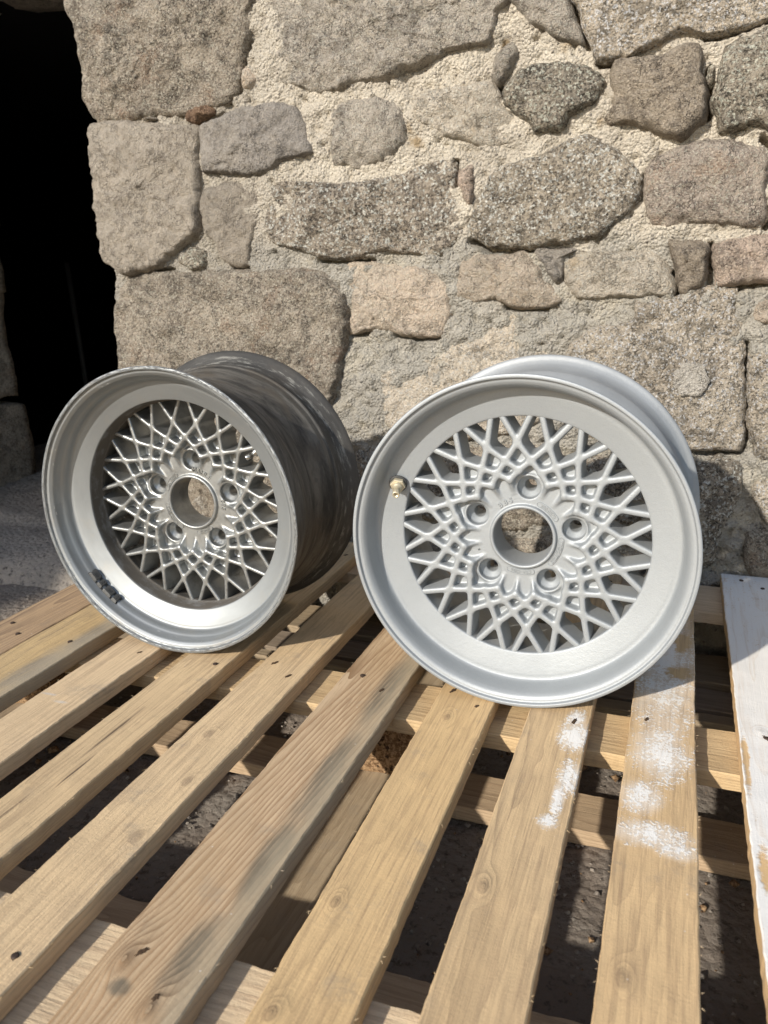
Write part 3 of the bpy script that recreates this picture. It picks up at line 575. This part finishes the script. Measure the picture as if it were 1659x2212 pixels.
mE = wood_mat('plank_fuzzy_tan', (0.637, 0.439, 0.215), TAND, .26, 210, tilt=(-.012, .03), knots=lb(xm(-.527, -.452), [(-.499, .73, .018, .035), (-.467, .546, .022, .045), (-.47, .64, .018, .035)]), fuzz=1.5)
mF = wood_mat('plank_split_tan', (0.666, 0.464, 0.234), TAND, .30, 180, tilt=(.02, -.03), stain=((.10, .06, .035), lb(xm(-.643, -.570), [(-.612, .70, .0035, .085), (-.618, .53, .003, .05), (-.60, .62, .002, .05)]), .9))
mG = wood_mat('plank_plain_tan', (0.645, 0.444, 0.219), TAND, .25, 200, tilt=(.01, .06), stain=((.50, .48, .46), lb(xm(-.770, -.694), [(-.755, .75, .018, .004), (-.725, .738, .018, .005)]), .55))
mH2 = wood_mat('plank_greyed', (0.560, 0.406, 0.219), (.22, .165, .115), .35, 260, tilt=(.02, .04), stain=((.13, .125, .115), lb(xm(-.908, -.811), [(-.83, .80, .03, .10), (-.825, .92, .02, .10)]), .7), fuzz=1.4, edge=(.0, .05, (.37, .315, .235)))
mH1 = wood_mat('plank_brown_streaked', (0.497, 0.327, 0.170), (.18, .115, .075), .75, 230, tilt=(.008, .05), fuzz=1.2)
mR = wood_mat('plank_white_painted', (0.629, 0.424, 0.215), (.30, .20, .12), .35, 200, paint=[(0, 0, .35, 1.6)], wear=lb(.147, [(.103, .86, .006, .09), (.108, .68, .010, .05), (.145, .52, .04, .05)]), paintamt=1.25, knots=lb(.147, [(.123, .927, .014, .02)]))
for i, (x0, x1, mt, s) in enumerate([(-1.005, -.9105, mH1, 1), (-.9085, -.811, mH2, 2), (-.770, -.694, mG, 3), (-.643, -.570, mF, 4), (-.527, -.452, mE, 5), (-.402, -.3105, mD, 6), (-.263, -.188, mC, 7), (-.143, -.069, mB, 8), (-.024, .051, mA, 9), (.0985, .195, mR, 10), (.1975, .293, mR, 11)]):
    o, c = board('deck_plank', 'y', x0, x1, YB0, 1.478 if i > 8 else YB1, -T, 0, mt, .0007, s, 0.0, .0005); BO.append((o, c))
for k, l in {0: 'brown streaked plank on the far left edge', 1: 'greyed rough-sawn plank, second from the left', 5: 'weathered pine plank with a dark stain along its right side', 7: 'tan plank with small white paint spots', 8: 'plank with large white overspray patches', 9: 'plank covered in scuffed white paint'}.items(): BO[k][0]['label'] = l
CRM = [wood_mat('cross_plank_fresh_%s' % n, c, d, .30, 300, tilt=(.03, .05), fuzz=1.6) for n, c, d in (('a', (.66, .49, .28), (.38, .25, .14)), ('b', (.63, .46, .26), (.34, .22, .12)))]
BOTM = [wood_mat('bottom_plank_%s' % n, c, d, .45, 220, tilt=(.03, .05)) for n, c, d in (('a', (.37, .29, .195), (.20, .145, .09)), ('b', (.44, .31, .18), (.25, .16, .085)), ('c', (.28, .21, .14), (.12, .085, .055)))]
# upper cross planks
board('cross_plank', 'x', .3375, .465, -1.005, .293, -2*T, -T-.0004, CRM[0], .001, 21)
board('cross_plank', 'x', .870, .965, -1.005, .293, -2*T, -T-.0004, CRM[1], .0015, 22)
board('cross_plank', 'x', 1.345, 1.470, -1.005, .293, -2*T, -T-.0004, CRM[1], .001, 23)
# bottom boards lengthwise on the block rows, and crosswise between
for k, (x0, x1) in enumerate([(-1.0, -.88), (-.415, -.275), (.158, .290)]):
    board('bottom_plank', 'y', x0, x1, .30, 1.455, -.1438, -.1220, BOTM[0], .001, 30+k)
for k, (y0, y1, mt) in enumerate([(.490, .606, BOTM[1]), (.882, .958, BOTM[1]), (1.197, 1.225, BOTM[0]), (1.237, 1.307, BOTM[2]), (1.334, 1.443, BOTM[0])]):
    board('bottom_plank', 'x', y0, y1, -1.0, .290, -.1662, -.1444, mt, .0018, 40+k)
for bx0, bx1 in ((-1.0, -.885), (-.405, -.285), (.165, .285)):
    for by0, by1 in ((.345, .445), (.885, .975), (1.345, 1.445)):
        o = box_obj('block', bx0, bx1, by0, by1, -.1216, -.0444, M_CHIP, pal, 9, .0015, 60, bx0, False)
# nails: small rusty heads sunk in torn wood, two to a crossing
NP = []
for i, (o, c) in enumerate(BO):
    x0, x1 = c.x-o.dimensions.x/2, c.x+o.dimensions.x/2
    rs = random.Random(i*5+1)
    for yy in (.41, .907, 1.437 if i > 8 else 1.40):
        for s in (-1, 1):
            if rs.random() < .3: continue
            NP.append((o, c, c.x+s*(.0185+rs.uniform(-.003, .003)) + rs.uniform(-.002, .002), yy+s*-.017*(1 if i % 2 else 1)+rs.uniform(-.004, .004), rs.random()))
pit = None; head = None
for (o, c, x, y, r) in NP:
    n = 22; a = np.linspace(0, 2*math.pi, n, endpoint=False); rs = np.random.RandomState(int(r*1e6) % 99991)
    rr = .0034*(.55+.6*rs.rand(n)); el = 1.0+1.3*rs.rand()
    ring = np.stack([rr*np.cos(a)*.8, rr*np.sin(a)*el, np.full(n, .00055)], 1); inn = ring*np.array([.55, .55, 1])+np.array([0, 0, .0004])
    V = np.concatenate([ring-np.array([0, 0, .001]), ring, inn, [[0, 0, .0008]]]); F = []
    for k in range(n):
        k2 = (k+1) % n; F += [(k, k2, n+k2, n+k), (n+k, n+k2, 2*n+k2, 2*n+k), (2*n+k, 2*n+k2, 3*n)]
    q = mesh_obj('nail_pit', V, F, M_PIT, o, smooth=False); q.location = (x-c.x, y-c.y, T/2-.0001); q.rotation_euler = (0, 0, (r-.5)*1.2)
    if r > .62:
        hd = tube('nail', [(0, 0, -.001), (0, 0, .0012), (0, 0, .0016)], .003, M_NAIL, o, 12, True, [.0034, .0034, .0026]); hd.location = (x-c.x+.0004, y-c.y, T/2)
# splinters standing off the sawn edges
rs = random.Random(3); V = []; F = []
for (o, c) in BO[2:9]:
    V = []; F = []
    for k in range(46):
        y = rs.uniform(YB0, YB1)-c.y; s = rs.choice((-1, 1)); x = s*o.dimensions.x/2*.985; l = rs.uniform(.002, .007); dy = rs.uniform(-1, 1)*l
        b = len(V); V += [(x, y-.0005, T/2-.001), (x, y+.0005, T/2-.0008), (x+s*l*.5, y+dy, T/2+rs.uniform(-.0015, .0012))]; F.append((b, b+1, b+2))
    q = mesh_obj('splinters', V, F, CRM[0], o, smooth=False); q['kind'] = 'stuff'
# a pale chunk of stone beyond the pallet, seen between the planks by the wall
rk = box_obj('stone_chunk', -.625, -.575, 1.405, 1.455, -.165, -.030, STM['pale'], None, 8, .010, 24, 1.0, True); tag(rk, 'pale stone chunk on the dirt between planks behind the left rim', 'stone')
# ------------------------------------------------------------ the two rims
def surface_nets(vol, org, h):
    s = vol < 0; nx, ny, nz = vol.shape
    cs = np.zeros((nx-1, ny-1, nz-1), np.int16)
    for a in (0, 1):
        for b in (0, 1):
            for c in (0, 1): cs += s[a:nx-1+a, b:ny-1+b, c:nz-1+c]
    act = (cs > 0) & (cs < 8); idx = np.full(act.shape, -1, np.int32); I = np.argwhere(act); idx[act] = np.arange(len(I))
    P = np.zeros((len(I), 3)); C = np.zeros(len(I))
    i, j, k = I.T
    cor = {(a, b, c): vol[i+a, j+b, k+c] for a in (0, 1) for b in (0, 1) for c in (0, 1)}
    for a in cor:
        for ax in range(3):
            if a[ax]: continue
            b = tuple(1 if q == ax else a[q] for q in range(3)); va, vb = cor[a], cor[b]
            m_ = (va < 0) != (vb < 0); t = np.where(m_, va/np.where(m_, va-vb, 1), 0)
            p = np.array(a, float)[None].repeat(len(I), 0); p[:, ax] += t
            P += p*m_[:, None]; C += m_
    P = P/C[:, None]+I
    F = []
    for ax in range(3):
        o1, o2 = [q for q in range(3) if q != ax]
        sl0 = [slice(None)]*3; sl1 = [slice(None)]*3; sl0[ax] = slice(0, -1); sl1[ax] = slice(1, None)
        A = s[tuple(sl0)]; B = s[tuple(sl1)]; E = np.argwhere(A != B)
        E = E[(E[:, o1] > 0) & (E[:, o2] > 0) & (E[:, o1] < vol.shape[o1]-1) & (E[:, o2] < vol.shape[o2]-1)]
        def at(d1, d2):
            q = E.copy(); q[:, o1] -= d1; q[:, o2] -= d2; return idx[q[:, 0], q[:, 1], q[:, 2]]
        f = np.stack([at(1, 1), at(0, 1), at(0, 0), at(1, 0)], 1)
        fl = A[E[:, 0], E[:, 1], E[:, 2]] ^ (ax == 1)
        f[~fl] = f[~fl][:, ::-1]
        F.append(f[(f >= 0).all(1)])
    return P*h+np.array(org), np.concatenate(F)
def smin(a, b, k):
    h = np.clip(k-np.abs(a-b), 0, None)/k; return np.minimum(a, b)-h*h*k*.25
def smax(a, b, k): return -smin(-a, -b, k)
def segd(X, Z, p, q):
    dx, dz = q[0]-p[0], q[1]-p[1]; t = np.clip(((X-p[0])*dx+(Z-p[1])*dz)/(dx*dx+dz*dz), 0, 1)
    return np.hypot(X-p[0]-t*dx, Z-p[1]-t*dz), t
def pc(r, a): return (r*math.cos(R(a)), r*math.sin(R(a)))
def lattice(ph, hw, draft, floor, name, mat, parent, tmesh, shaved=0.0):
    h = .00100; ext = .1595
    g = np.arange(-ext, ext+h, h); X, Z = np.meshgrid(g, g, indexing='ij'); X = X.astype(np.float32); Z = Z.astype(np.float32); RR = np.hypot(X, Z)
    n1 = [pc(.1215, ph+18*k) for k in range(20)]; n2 = [pc(.0998, ph+9+18*k) for k in range(20)]; n3 = [pc(.0868, ph+18*k) for k in range(20)]
    bolt = [((ph+81-9)/18+4*b) for b in range(5)]
    isb = [((k-4) % 4 == 0) for k in range(20)]              # half-angle k (ph+9+18k) carries a wheel-bolt hole every fourth time
    n4 = [pc(.0758, ph+9+18*k) for k in range(20)]
    D = np.full(X.shape, 9., np.float32)
    def add(p, q, w=0.0):
        nonlocal D
        d, _ = segd(X, Z, p, q); D = smin(D, d+w, .0036)
    for k in range(20):
        add(n1[k], pc(.162, ph+18*k+7.55)); add(n1[k], pc(.162, ph+18*k-7.55))
        add(n1[k], n2[k]); add(n1[k], n2[k-1])
        add(n3[k], n2[k]); add(n3[k], n2[k-1])
        if not isb[k]: add(n3[k], n4[k]); add(n3[(k+1) % 20], n4[k])
    poly = []
    for k in range(20): poly += [n1[k], n2[k]]
    sd = np.full(X.shape, 9., np.float32); inside = np.zeros(X.shape, bool)
    for a in range(40):
        p, q = poly[a], poly[(a+1) % 40]; d, _ = segd(X, Z, p, q); sd = np.minimum(sd, d)
        c = ((p[1] > Z) != (q[1] > Z)) & (X < (q[0]-p[0])*(Z-p[1])/(q[1]-p[1]+1e-12)+p[0]); inside ^= c
    sd = np.where(inside, -sd, sd)
    t = np.arange(-.0045, .058, h)
    FL = floor + np.clip((RR-.0785)/.005, 0, 1)*.0035
    fins = []
    for k in range(20):
        if isb[k]: continue
        d, s = segd(X, Z, n4[k], pc(.0570, ph+9+18*k)); fins.append((d, s))
    FD = np.full(X.shape, 9., np.float32); FS = np.zeros(X.shape, np.float32)
    for d, s in fins: m_ = d < FD; FD = np.where(m_, d, FD); FS = np.where(m_, s, FS)
    bc = [pc(.0635, ph+81+72*b) for b in range(5)]
    BD = np.full(X.shape, 9., np.float32)
    for b in bc: BD = np.minimum(BD, np.hypot(X-b[0], Z-b[1]))
    vol = np.empty(X.shape+(len(t),), np.float32)
    crown = np.clip((RR-.10)/.055, 0, 1)**2*.0                # flat face
    for i, tt in enumerate(t):
        tp = max(tt, 0)
        rib = smax(D-(hw+draft*tp), -tt+crown, .0032); rib = np.maximum(rib, tt-(.040 if floor > .011 else .034))
        back = .031+np.clip((.074-RR)/.006, 0, 1)*.024
        fl = np.maximum(smax(sd-.001, FL-tt, .002), tt-back)
        top = FS*floor
        fin = smax(FD-(hw*.42+.35*np.clip(tt-top, 0, None)), top-tt, .0025); fin = np.maximum(fin, tt-.02)
        v = smin(rib, fl, .0022); v = smin(v, fin, .0028)
        boss = np.maximum(BD-.0172, floor-tt); boss = np.maximum(boss, tt-.03); v = np.minimum(v, np.maximum(boss, floor+.0002-tt))
        ring = np.hypot(RR-.0392, (tt-(floor-.0016))*.8)-.0026; v = smin(v, ring, .0012)
        # seat for the bolt: cup, cone, clearance hole
        rr = .0143 if tt < floor+.009 else (max(.0074, .0143-(tt-floor-.009)*1.15)); v = smax(v, rr-BD, .0012)
        v = smax(v, .0364-RR, .0010)
        v = np.maximum(v, RR-.1565)
        vol[:, :, i] = v
    V, F = surface_nets(vol, (-ext, -ext, t[0]), h)
    V = V[:, [0, 2, 1]]; V[:, 1] += tmesh; V[:, 2] += .208
    ob = mesh_obj(name, V, F[:, ::-1], mat, parent)
    # smooth away voxel steps
    md = ob.modifiers.new('s', 'SMOOTH'); md.factor = .5; md.iterations = 2
    return ob, bc
def lathe(name, prof, mat, parent, seg=288, closed=False, sub=3, wob=0.0):
    P = [Vector(p) for p in prof]; Q = []
    n = len(P)
    for i in range(n-1 if not closed else n):
        p0 = P[i-1] if (i or closed) else P[i]; p1 = P[i]; p2 = P[(i+1) % n]; p3 = P[(i+2) % n] if (i+2 < n or closed) else p2
        for k in range(sub):
            t = k/sub; c = .5*((2*p1)+(p2-p0)*t+(2*p0-5*p1+4*p2-p3)*t*t+(3*p1-p0-3*p2+p3)*t**3); Q.append(c.lerp(p1.lerp(p2, t), .45))
    if not closed: Q.append(P[-1])
    a = np.linspace(0, 2*math.pi, seg, endpoint=False); r = np.array([q.x for q in Q]); y = np.array([q.y for q in Q])
    rr = r[:, None]+(fbm(np.cos(a)[None]*.2+r[:, None]*0, np.sin(a)[None]*.2+y[:, None]*3, a[None]*0+2+r[:, None]*0, 14, 3)*wob)
    V = np.stack([rr*np.cos(a), np.repeat(y[:, None], seg, 1), rr*np.sin(a)+.208], -1)
    return mesh_obj(name, V.reshape(-1, 3), grid_faces(len(Q), seg, closed_u=closed, closed_v=True, flip=True), mat, parent)
FONT = None
def letters(txt, r, mid, y, size, mat, parent, depth=.0007, spread=None, name='raised_letters', bold=0.0, wall=False):
    """one mesh of raised characters following an arc; tops point outward"""
    V = []; F = []; tot = 0; gl = []
    for ch in txt:
        cu = bpy.data.curves.new('t', 'FONT'); cu.body = ch if ch != ' ' else 'i'; cu.size = size; cu.extrude = depth; cu.offset = size*.02; cu.resolution_u = 3
        ob = bpy.data.objects.new('t', cu); COL.objects.link(ob); bpy.context.view_layer.update()
        me = bpy.data.meshes.new_from_object(ob.evaluated_get(bpy.context.evaluated_depsgraph_get()))
        co = np.array([v.co[:] for v in me.vertices]) if len(me.vertices) else np.zeros((1, 3)); fs = [tuple(p.vertices) for p in me.polygons]
        w = (co[:, 0].max()-co[:, 0].min()); gl.append((ch, co, fs, w, co[:, 0].min()))
        bpy.data.objects.remove(ob); bpy.data.meshes.remove(me); bpy.data.curves.remove(cu)
    gap = size*.13; tot = sum((g[3] if g[0] != ' ' else size*.2)+gap for g in gl)-gap; k = (spread/ (tot/r) if spread else 1.0)
    pos = -tot/2
    for ch, co, fs, w, x0 in gl:
        ww = w if ch != ' ' else size*.2
        if ch != ' ':
            ang = R(mid)-(pos+ww/2)*k/r
            X = (co[:, 0]-x0-w/2); Zr = co[:, 1]-size*.35+r; b = len(V)
            er = np.array([math.cos(ang), math.sin(ang)]); et = np.array([math.sin(ang), -math.cos(ang)])
            for q in range(len(co)):
                p = er*Zr[q]+et*X[q]; V.append((p[0], y-co[q, 2], p[1]+.208))
            F += [tuple(b+i for i in f) for f in fs]
        pos += ww+gap
    return mesh_obj(name, V, F, mat, parent, smooth=False)
def arc_pad(a0, a1, r, hwid, y, mat, parent, hh=.0006, name='number_pad'):
    """slightly raised round-ended pad with a rim, following an arc"""
    n = 40; out = []
    A = np.linspace(R(a0), R(a1), n)
    path = [(r*math.cos(a), r*math.sin(a)) for a in A]
    loop = [(math.cos(a)*(r+hwid), math.sin(a)*(r+hwid)) for a in A]
    e = Vector(path[-1]); er = Vector((math.cos(A[-1]), math.sin(A[-1]))); et = Vector((-er.y, er.x))*(1 if a1 > a0 else -1)
    loop += [tuple(e+(er*math.cos(t)+et*math.sin(t))*hwid) for t in np.linspace(0, math.pi, 12)[1:-1]]
    loop += [(math.cos(a)*(r-hwid), math.sin(a)*(r-hwid)) for a in A[::-1]]
    e = Vector(path[0]); er = Vector((math.cos(A[0]), math.sin(A[0]))); et = Vector((-er.y, er.x))*(-1 if a1 > a0 else 1)
    loop += [tuple(e+(-er*math.cos(t)+et*math.sin(t))*hwid) for t in np.linspace(0, math.pi, 12)[1:-1]]
    L = np.array(loop); N = len(L); cen = L*0
    # inner copies, moved toward the path
    rad = np.hypot(L[:, 0], L[:, 1]); ang = np.unwrap(np.arctan2(L[:, 1], L[:, 0])); lo, hi = min(A[0], A[-1]), max(A[0], A[-1]); m2 = ang.mean(); m1 = (lo+hi)/2
    ang += 2*math.pi*round((m1-m2)/(2*math.pi)); ac = np.clip(ang, lo, hi); cp = np.stack([r*np.cos(ac), r*np.sin(ac)], 1)
    def ringv(f, yy): q = cp+(L-cp)*f; return [(p[0], yy, p[1]+.208) for p in q]
    V = ringv(1.06, y+.0012)+ringv(1.0, y-hh*1.9)+ringv(.88, y-hh*1.9)+ringv(.80, y-hh*.8)+ringv(.02, y-hh*.8)
    F = []
    for s in range(4):
        for k in range(N): k2 = (k+1) % N; F.append((s*N+k, s*N+k2, (s+1)*N+k2, (s+1)*N+k))
    F.append(tuple(4*N+k for k in range(N)))
    o = mesh_obj(name, V, F, mat, parent, smooth=False); return o
def solid_lathe(name, prof, mat, parent, loc, axis, seg=20):
    """small turned piece: prof = (radius, distance along axis)"""
    ax = Vector(axis).normalized(); a = ax.orthogonal().normalized(); b = ax.cross(a); V = []; F = []
    for r, d in prof:
        for k in range(seg): t = 2*math.pi*k/seg; V.append(Vector(loc)+ax*d+(a*math.cos(t)+b*math.sin(t))*r)
    for i in range(len(prof)-1):
        for k in range(seg): k2 = (k+1) % seg; F.append((i*seg+k, i*seg+k2, (i+1)*seg+k2, (i+1)*seg+k))
    F.append(tuple(range(seg-1, -1, -1))); F.append(tuple((len(prof)-1)*seg+k for k in range(seg)))
    o = mesh_obj(name, V, F, mat, parent, smooth=(seg > 8)); 
    return o
def valve(loc, axis, nutmat, stemmat, parent, nut_r=.0086, k=1.0):
    v = solid_lathe('valve_stem', [(.0001, .004), (.0058*k, .0045), (.0060*k, .009*k), (.0047*k, .0105*k), (.0038*k, .012*k), (.0037*k, .0165*k), (.0041*k, .0170*k), (.0041*k, .0245*k), (.0036*k, .0250*k), (.0026*k, .0250*k), (.0025*k, .0195*k)], stemmat, parent, loc, axis, 22)
    solid_lathe('valve_washer', [(.0102*k, -.001), (.0106*k, .0003), (.0104*k, .0018), (.0088*k, .0022)], M_RUBBER if k > 0 else M_RUBBER, v, loc, axis, 24)
    solid_lathe('valve_nut', [(nut_r*k*.97, .0018), (nut_r*k, .0024), (nut_r*k, .0062*k), (nut_r*k*.90, .0070*k)], nutmat, v, loc, axis, 6)
    return v
def make_wheel(loc, label, ph, hw, tm, old):
    w = empty('alloy_wheel', loc, label, 'wheel rim', 'two bare mesh alloy rims on the pallet')
    WD = .230
    ms, mb_, ml = (M_MACH, M_GRIME, M_OLD) if old else (M_SILV, M_SILV_B, M_SILV)
    lip = [(.2079, .0022), (.2076, .0008), (.2066, .0002), (.2048, 0), (.2034, .0003), (.2026, .0020), (.2021, .0040), (.2008, .0046)]
    if old:
        lip += [(.1985, .0050), (.1965, .0068), (.1945, .0090), (.1930, .0140), (.1908, .0195), (.1885, .0225), (.1868, .0262), (.1855, .0310), (.1838, .0335), (.1815, .0345), (.1790, .0352), (.1590, .0436), (.1575, .0444), (.1570, .0456), (.1562, .0520), (.1545, .0660), (.1532, .0685), (.1528, .0700)]
    else:
        lip += [(.1985, .0050), (.1955, .0070), (.1928, .0115), (.1910, .0190), (.1900, .0270), (.1888, .0330), (.1868, .0362), (.1835, .0372), (.1790, .0378), (.1560, .0432), (.1542, .0438), (.1533, .0448), (.1530, .0465), (.1530, .0480)]
    lathe('rim_lip', lip, ms, w, 320, wob=.0002 if not old else .0005)
    r0, y0 = lip[-1]
    back = [(r0, y0), (.1535, y0+.010), (.1545, .100), (.158, .118), (.160, .140), (.166, .152), (.176, .162), (.181, .172), (.1825, .195), (.184, .210), (.190, .222), (.197, .2265), (.204, .2285), (.2068, .2280), (.2080, .2262), (.2078, .2240), (.2060, .2220), (.2010, .2195), (.1965, .2150), (.1935, .2080), (.1918, .1990), (.1912, .1850), (.1908, .1790), (.1916, .1750), (.1900, .1700), (.1850, .1600)]
    if old:
        back = back[:-11] + [(.1965, .2160), (.1925, .2120), (.1900, .2060), (.1893, .1980), (.1892, .1900), (.1898, .1870), (.1912, .1850), (.1900, .1825), (.1882, .1810), (.1876, .1740), (.1872, .1700), (.1850, .1650)]
    if old: back += [(.1790, .145), (.1765, .120), (.1775, .095), (.1830, .078), (.1895, .066)]
    else: back += [(.1760, .145), (.1730, .120), (.1740, .095), (.1800, .074), (.1880, .060)]
    back += [(.1915, .052), (.1920, .030), (.1928, .018), (.1955, .0110), (.2000, .0070), (.2050, .0052), (.2074, .0042), (.2079, .0022)]
    br = lathe('rim_barrel', back, mb_, w, 320, wob=.0003)
    lt, bc = lattice(ph, hw, .055 if old else .055, .0120 if old else .0100, 'spoke_mesh', ml, w, tm)
    fy = tm+(.0120 if old else .0100)
    if old:
        letters('MAHLE', .0500, 68, fy-.0002, .0095, ml, w, spread=R(37), depth=.0012)
        letters('BBS', .0508, -1, fy-.0002, .0095, ml, w, spread=R(17), depth=.0012)
        for a, b, t in ((158, 124, 'KBA 40153'), (239, 190, '7JX15H2 ET23'), (304, 277, '280 0878')):
            arc_pad(a, b, .0465, .0032, fy, ml, w); letters(t, .0465, (a+b)/2, fy-.0009, .0054, ml, w, spread=R(abs(a-b)-5), depth=.0005)
        letters('DP', .0665, 296.6, fy+.0032, .0040, ml, w, depth=.0006)
        va = R(35); lo = (.1558*math.cos(va), .0620, .208+.1558*math.sin(va)); valve(lo, (-math.cos(va)*.75, -.66, -math.sin(va)*.75), M_STEEL, M_STEEL, w, .0078, .95)
        # stick-on balance weights, lower left inside the lip
        A = np.linspace(R(214.4), R(233.8), 30); V = []; F = []
        for a_ in A:
            for r_, y_ in ((.1925, .0190), (.1904, .0186), (.1846, .0306), (.1856, .0322)): V.append((r_*math.cos(a_), y_, .208+r_*math.sin(a_)))
        for q in range(29): F += [(q*4+k, q*4+k+1, q*4+5+k, q*4+4+k) for k in range(3)]
        F += [(0, 1, 2, 3), (119, 118, 117, 116)]
        mesh_obj('weight_strip', V, F, M_LEAD, w, smooth=False)
        segs = [(217.2, 5.0, '10'), (222.0, 3.0, '5'), (227.0, 5.0, '10'), (231.8, 3.0, '5')]
        for a, wd, t in segs:
            A = np.linspace(R(a-wd/2+.15), R(a+wd/2-.15), 8); V = []; F = []
            rows = [(.1918, .0225), (.1896, .0222), (.1856, .0238), (.1812, .0322), (.1822, .0342), (.1856, .0354)]
            # tapered block following the barrel wall
            for q, a_ in enumerate(A):
                en = .0009 if q in (0, 7) else 0
                for r_, y_ in rows: r2 = r_+(en if r_ < .188 else 0); V.append((r2*math.cos(a_), y_-.004, .208+r2*math.sin(a_)))
            m_ = len(rows)
            for q in range(7):
                for k in range(m_): k2 = (k+1) % m_; F.append((q*m_+k, q*m_+k2, (q+1)*m_+k2, (q+1)*m_+k))
            F.append(tuple(range(m_))); F.append(tuple(7*m_+k for k in range(m_-1, -1, -1)))
            bw = mesh_obj('balance_weight', V, F, M_LEAD, w, smooth=False)
            # number facing the axle
            cu = bpy.data.curves.new('t', 'FONT'); cu.body = t; cu.size = .0072; cu.extrude = .0006; cu.align_x = 'CENTER'; cu.align_y = 'CENTER'
            ob = bpy.data.objects.new('t', cu); COL.objects.link(ob); bpy.context.view_layer.update(); me = bpy.data.meshes.new_from_object(ob.evaluated_get(bpy.context.evaluated_depsgraph_get()))
            bpy.data.objects.remove(ob); av = R(a); er = Vector((math.cos(av), 0, math.sin(av))); et = Vector((math.sin(av), 0, -math.cos(av)))
            ey = Vector((0, -1, 0)); cpt = er*.1834+Vector((0, .0237, .208)); fy_ = er*-.465+Vector((0, .885, 0)); fn_ = -er*.885-Vector((0, .465, 0))
            for v in me.vertices: c_ = v.co.copy(); v.co = cpt+et*(-c_.x)-fy_*c_.y+fn_*c_.z
            me.materials.append(M_LEAD); tn = bpy.data.objects.new('weight_number', me); COL.objects.link(tn); tn.parent = bw
    else:
        letters('BBS', .0490, 119, fy-.0002, .0095, ml, w, spread=R(24), depth=.0012)
        for a, b, t in ((66, 34, '280 0878'), (359, 318, '7JX15H2 ET23.3'), (285, 250, 'KBA 40196')):
            arc_pad(a, b, .0470, .0034, fy, ml, w); letters(t, .0470, (a+b)/2, fy-.0009, .0060, ml, w, spread=R(abs(a-b)-4), depth=.0006)
        for aa, t in ((128.5, 'M'), (57.6, 'G')):
            cx_, cz_ = pc(.0655, aa); solid_lathe('foundry_mark', [(.0047, -.002), (.0047, .0008), (.0040, .0008), (.0037, .0003)], ml, w, (cx_, fy+.0032, cz_+.208), (0, -1, 0), 24)
            letters(t, .0655, aa, fy+.0028, .0050, ml, w, depth=.0006)
        letters('82', .0600, 200.7, fy+.0006, .0044, ml, w, depth=.0006)
        va = R(158.6); lo = (.1700*math.cos(va), .0378, .208+.1700*math.sin(va)); valve(lo, (.20, -.92, -.30), M_BRASS, M_BRASS, w, .0088, 1.12)
    return w
wr = make_wheel((-.1672, .9040, 0), 'silver-grey blasted mesh rim with a brass valve, the right one, standing on the pallet', 4.2, .0038, .0440, False)
wlft = make_wheel((-.6639, .9085, 0), 'worn aluminium mesh rim with grimy barrel and balance weights, the left one', 7.3, .0030, .0680, True)
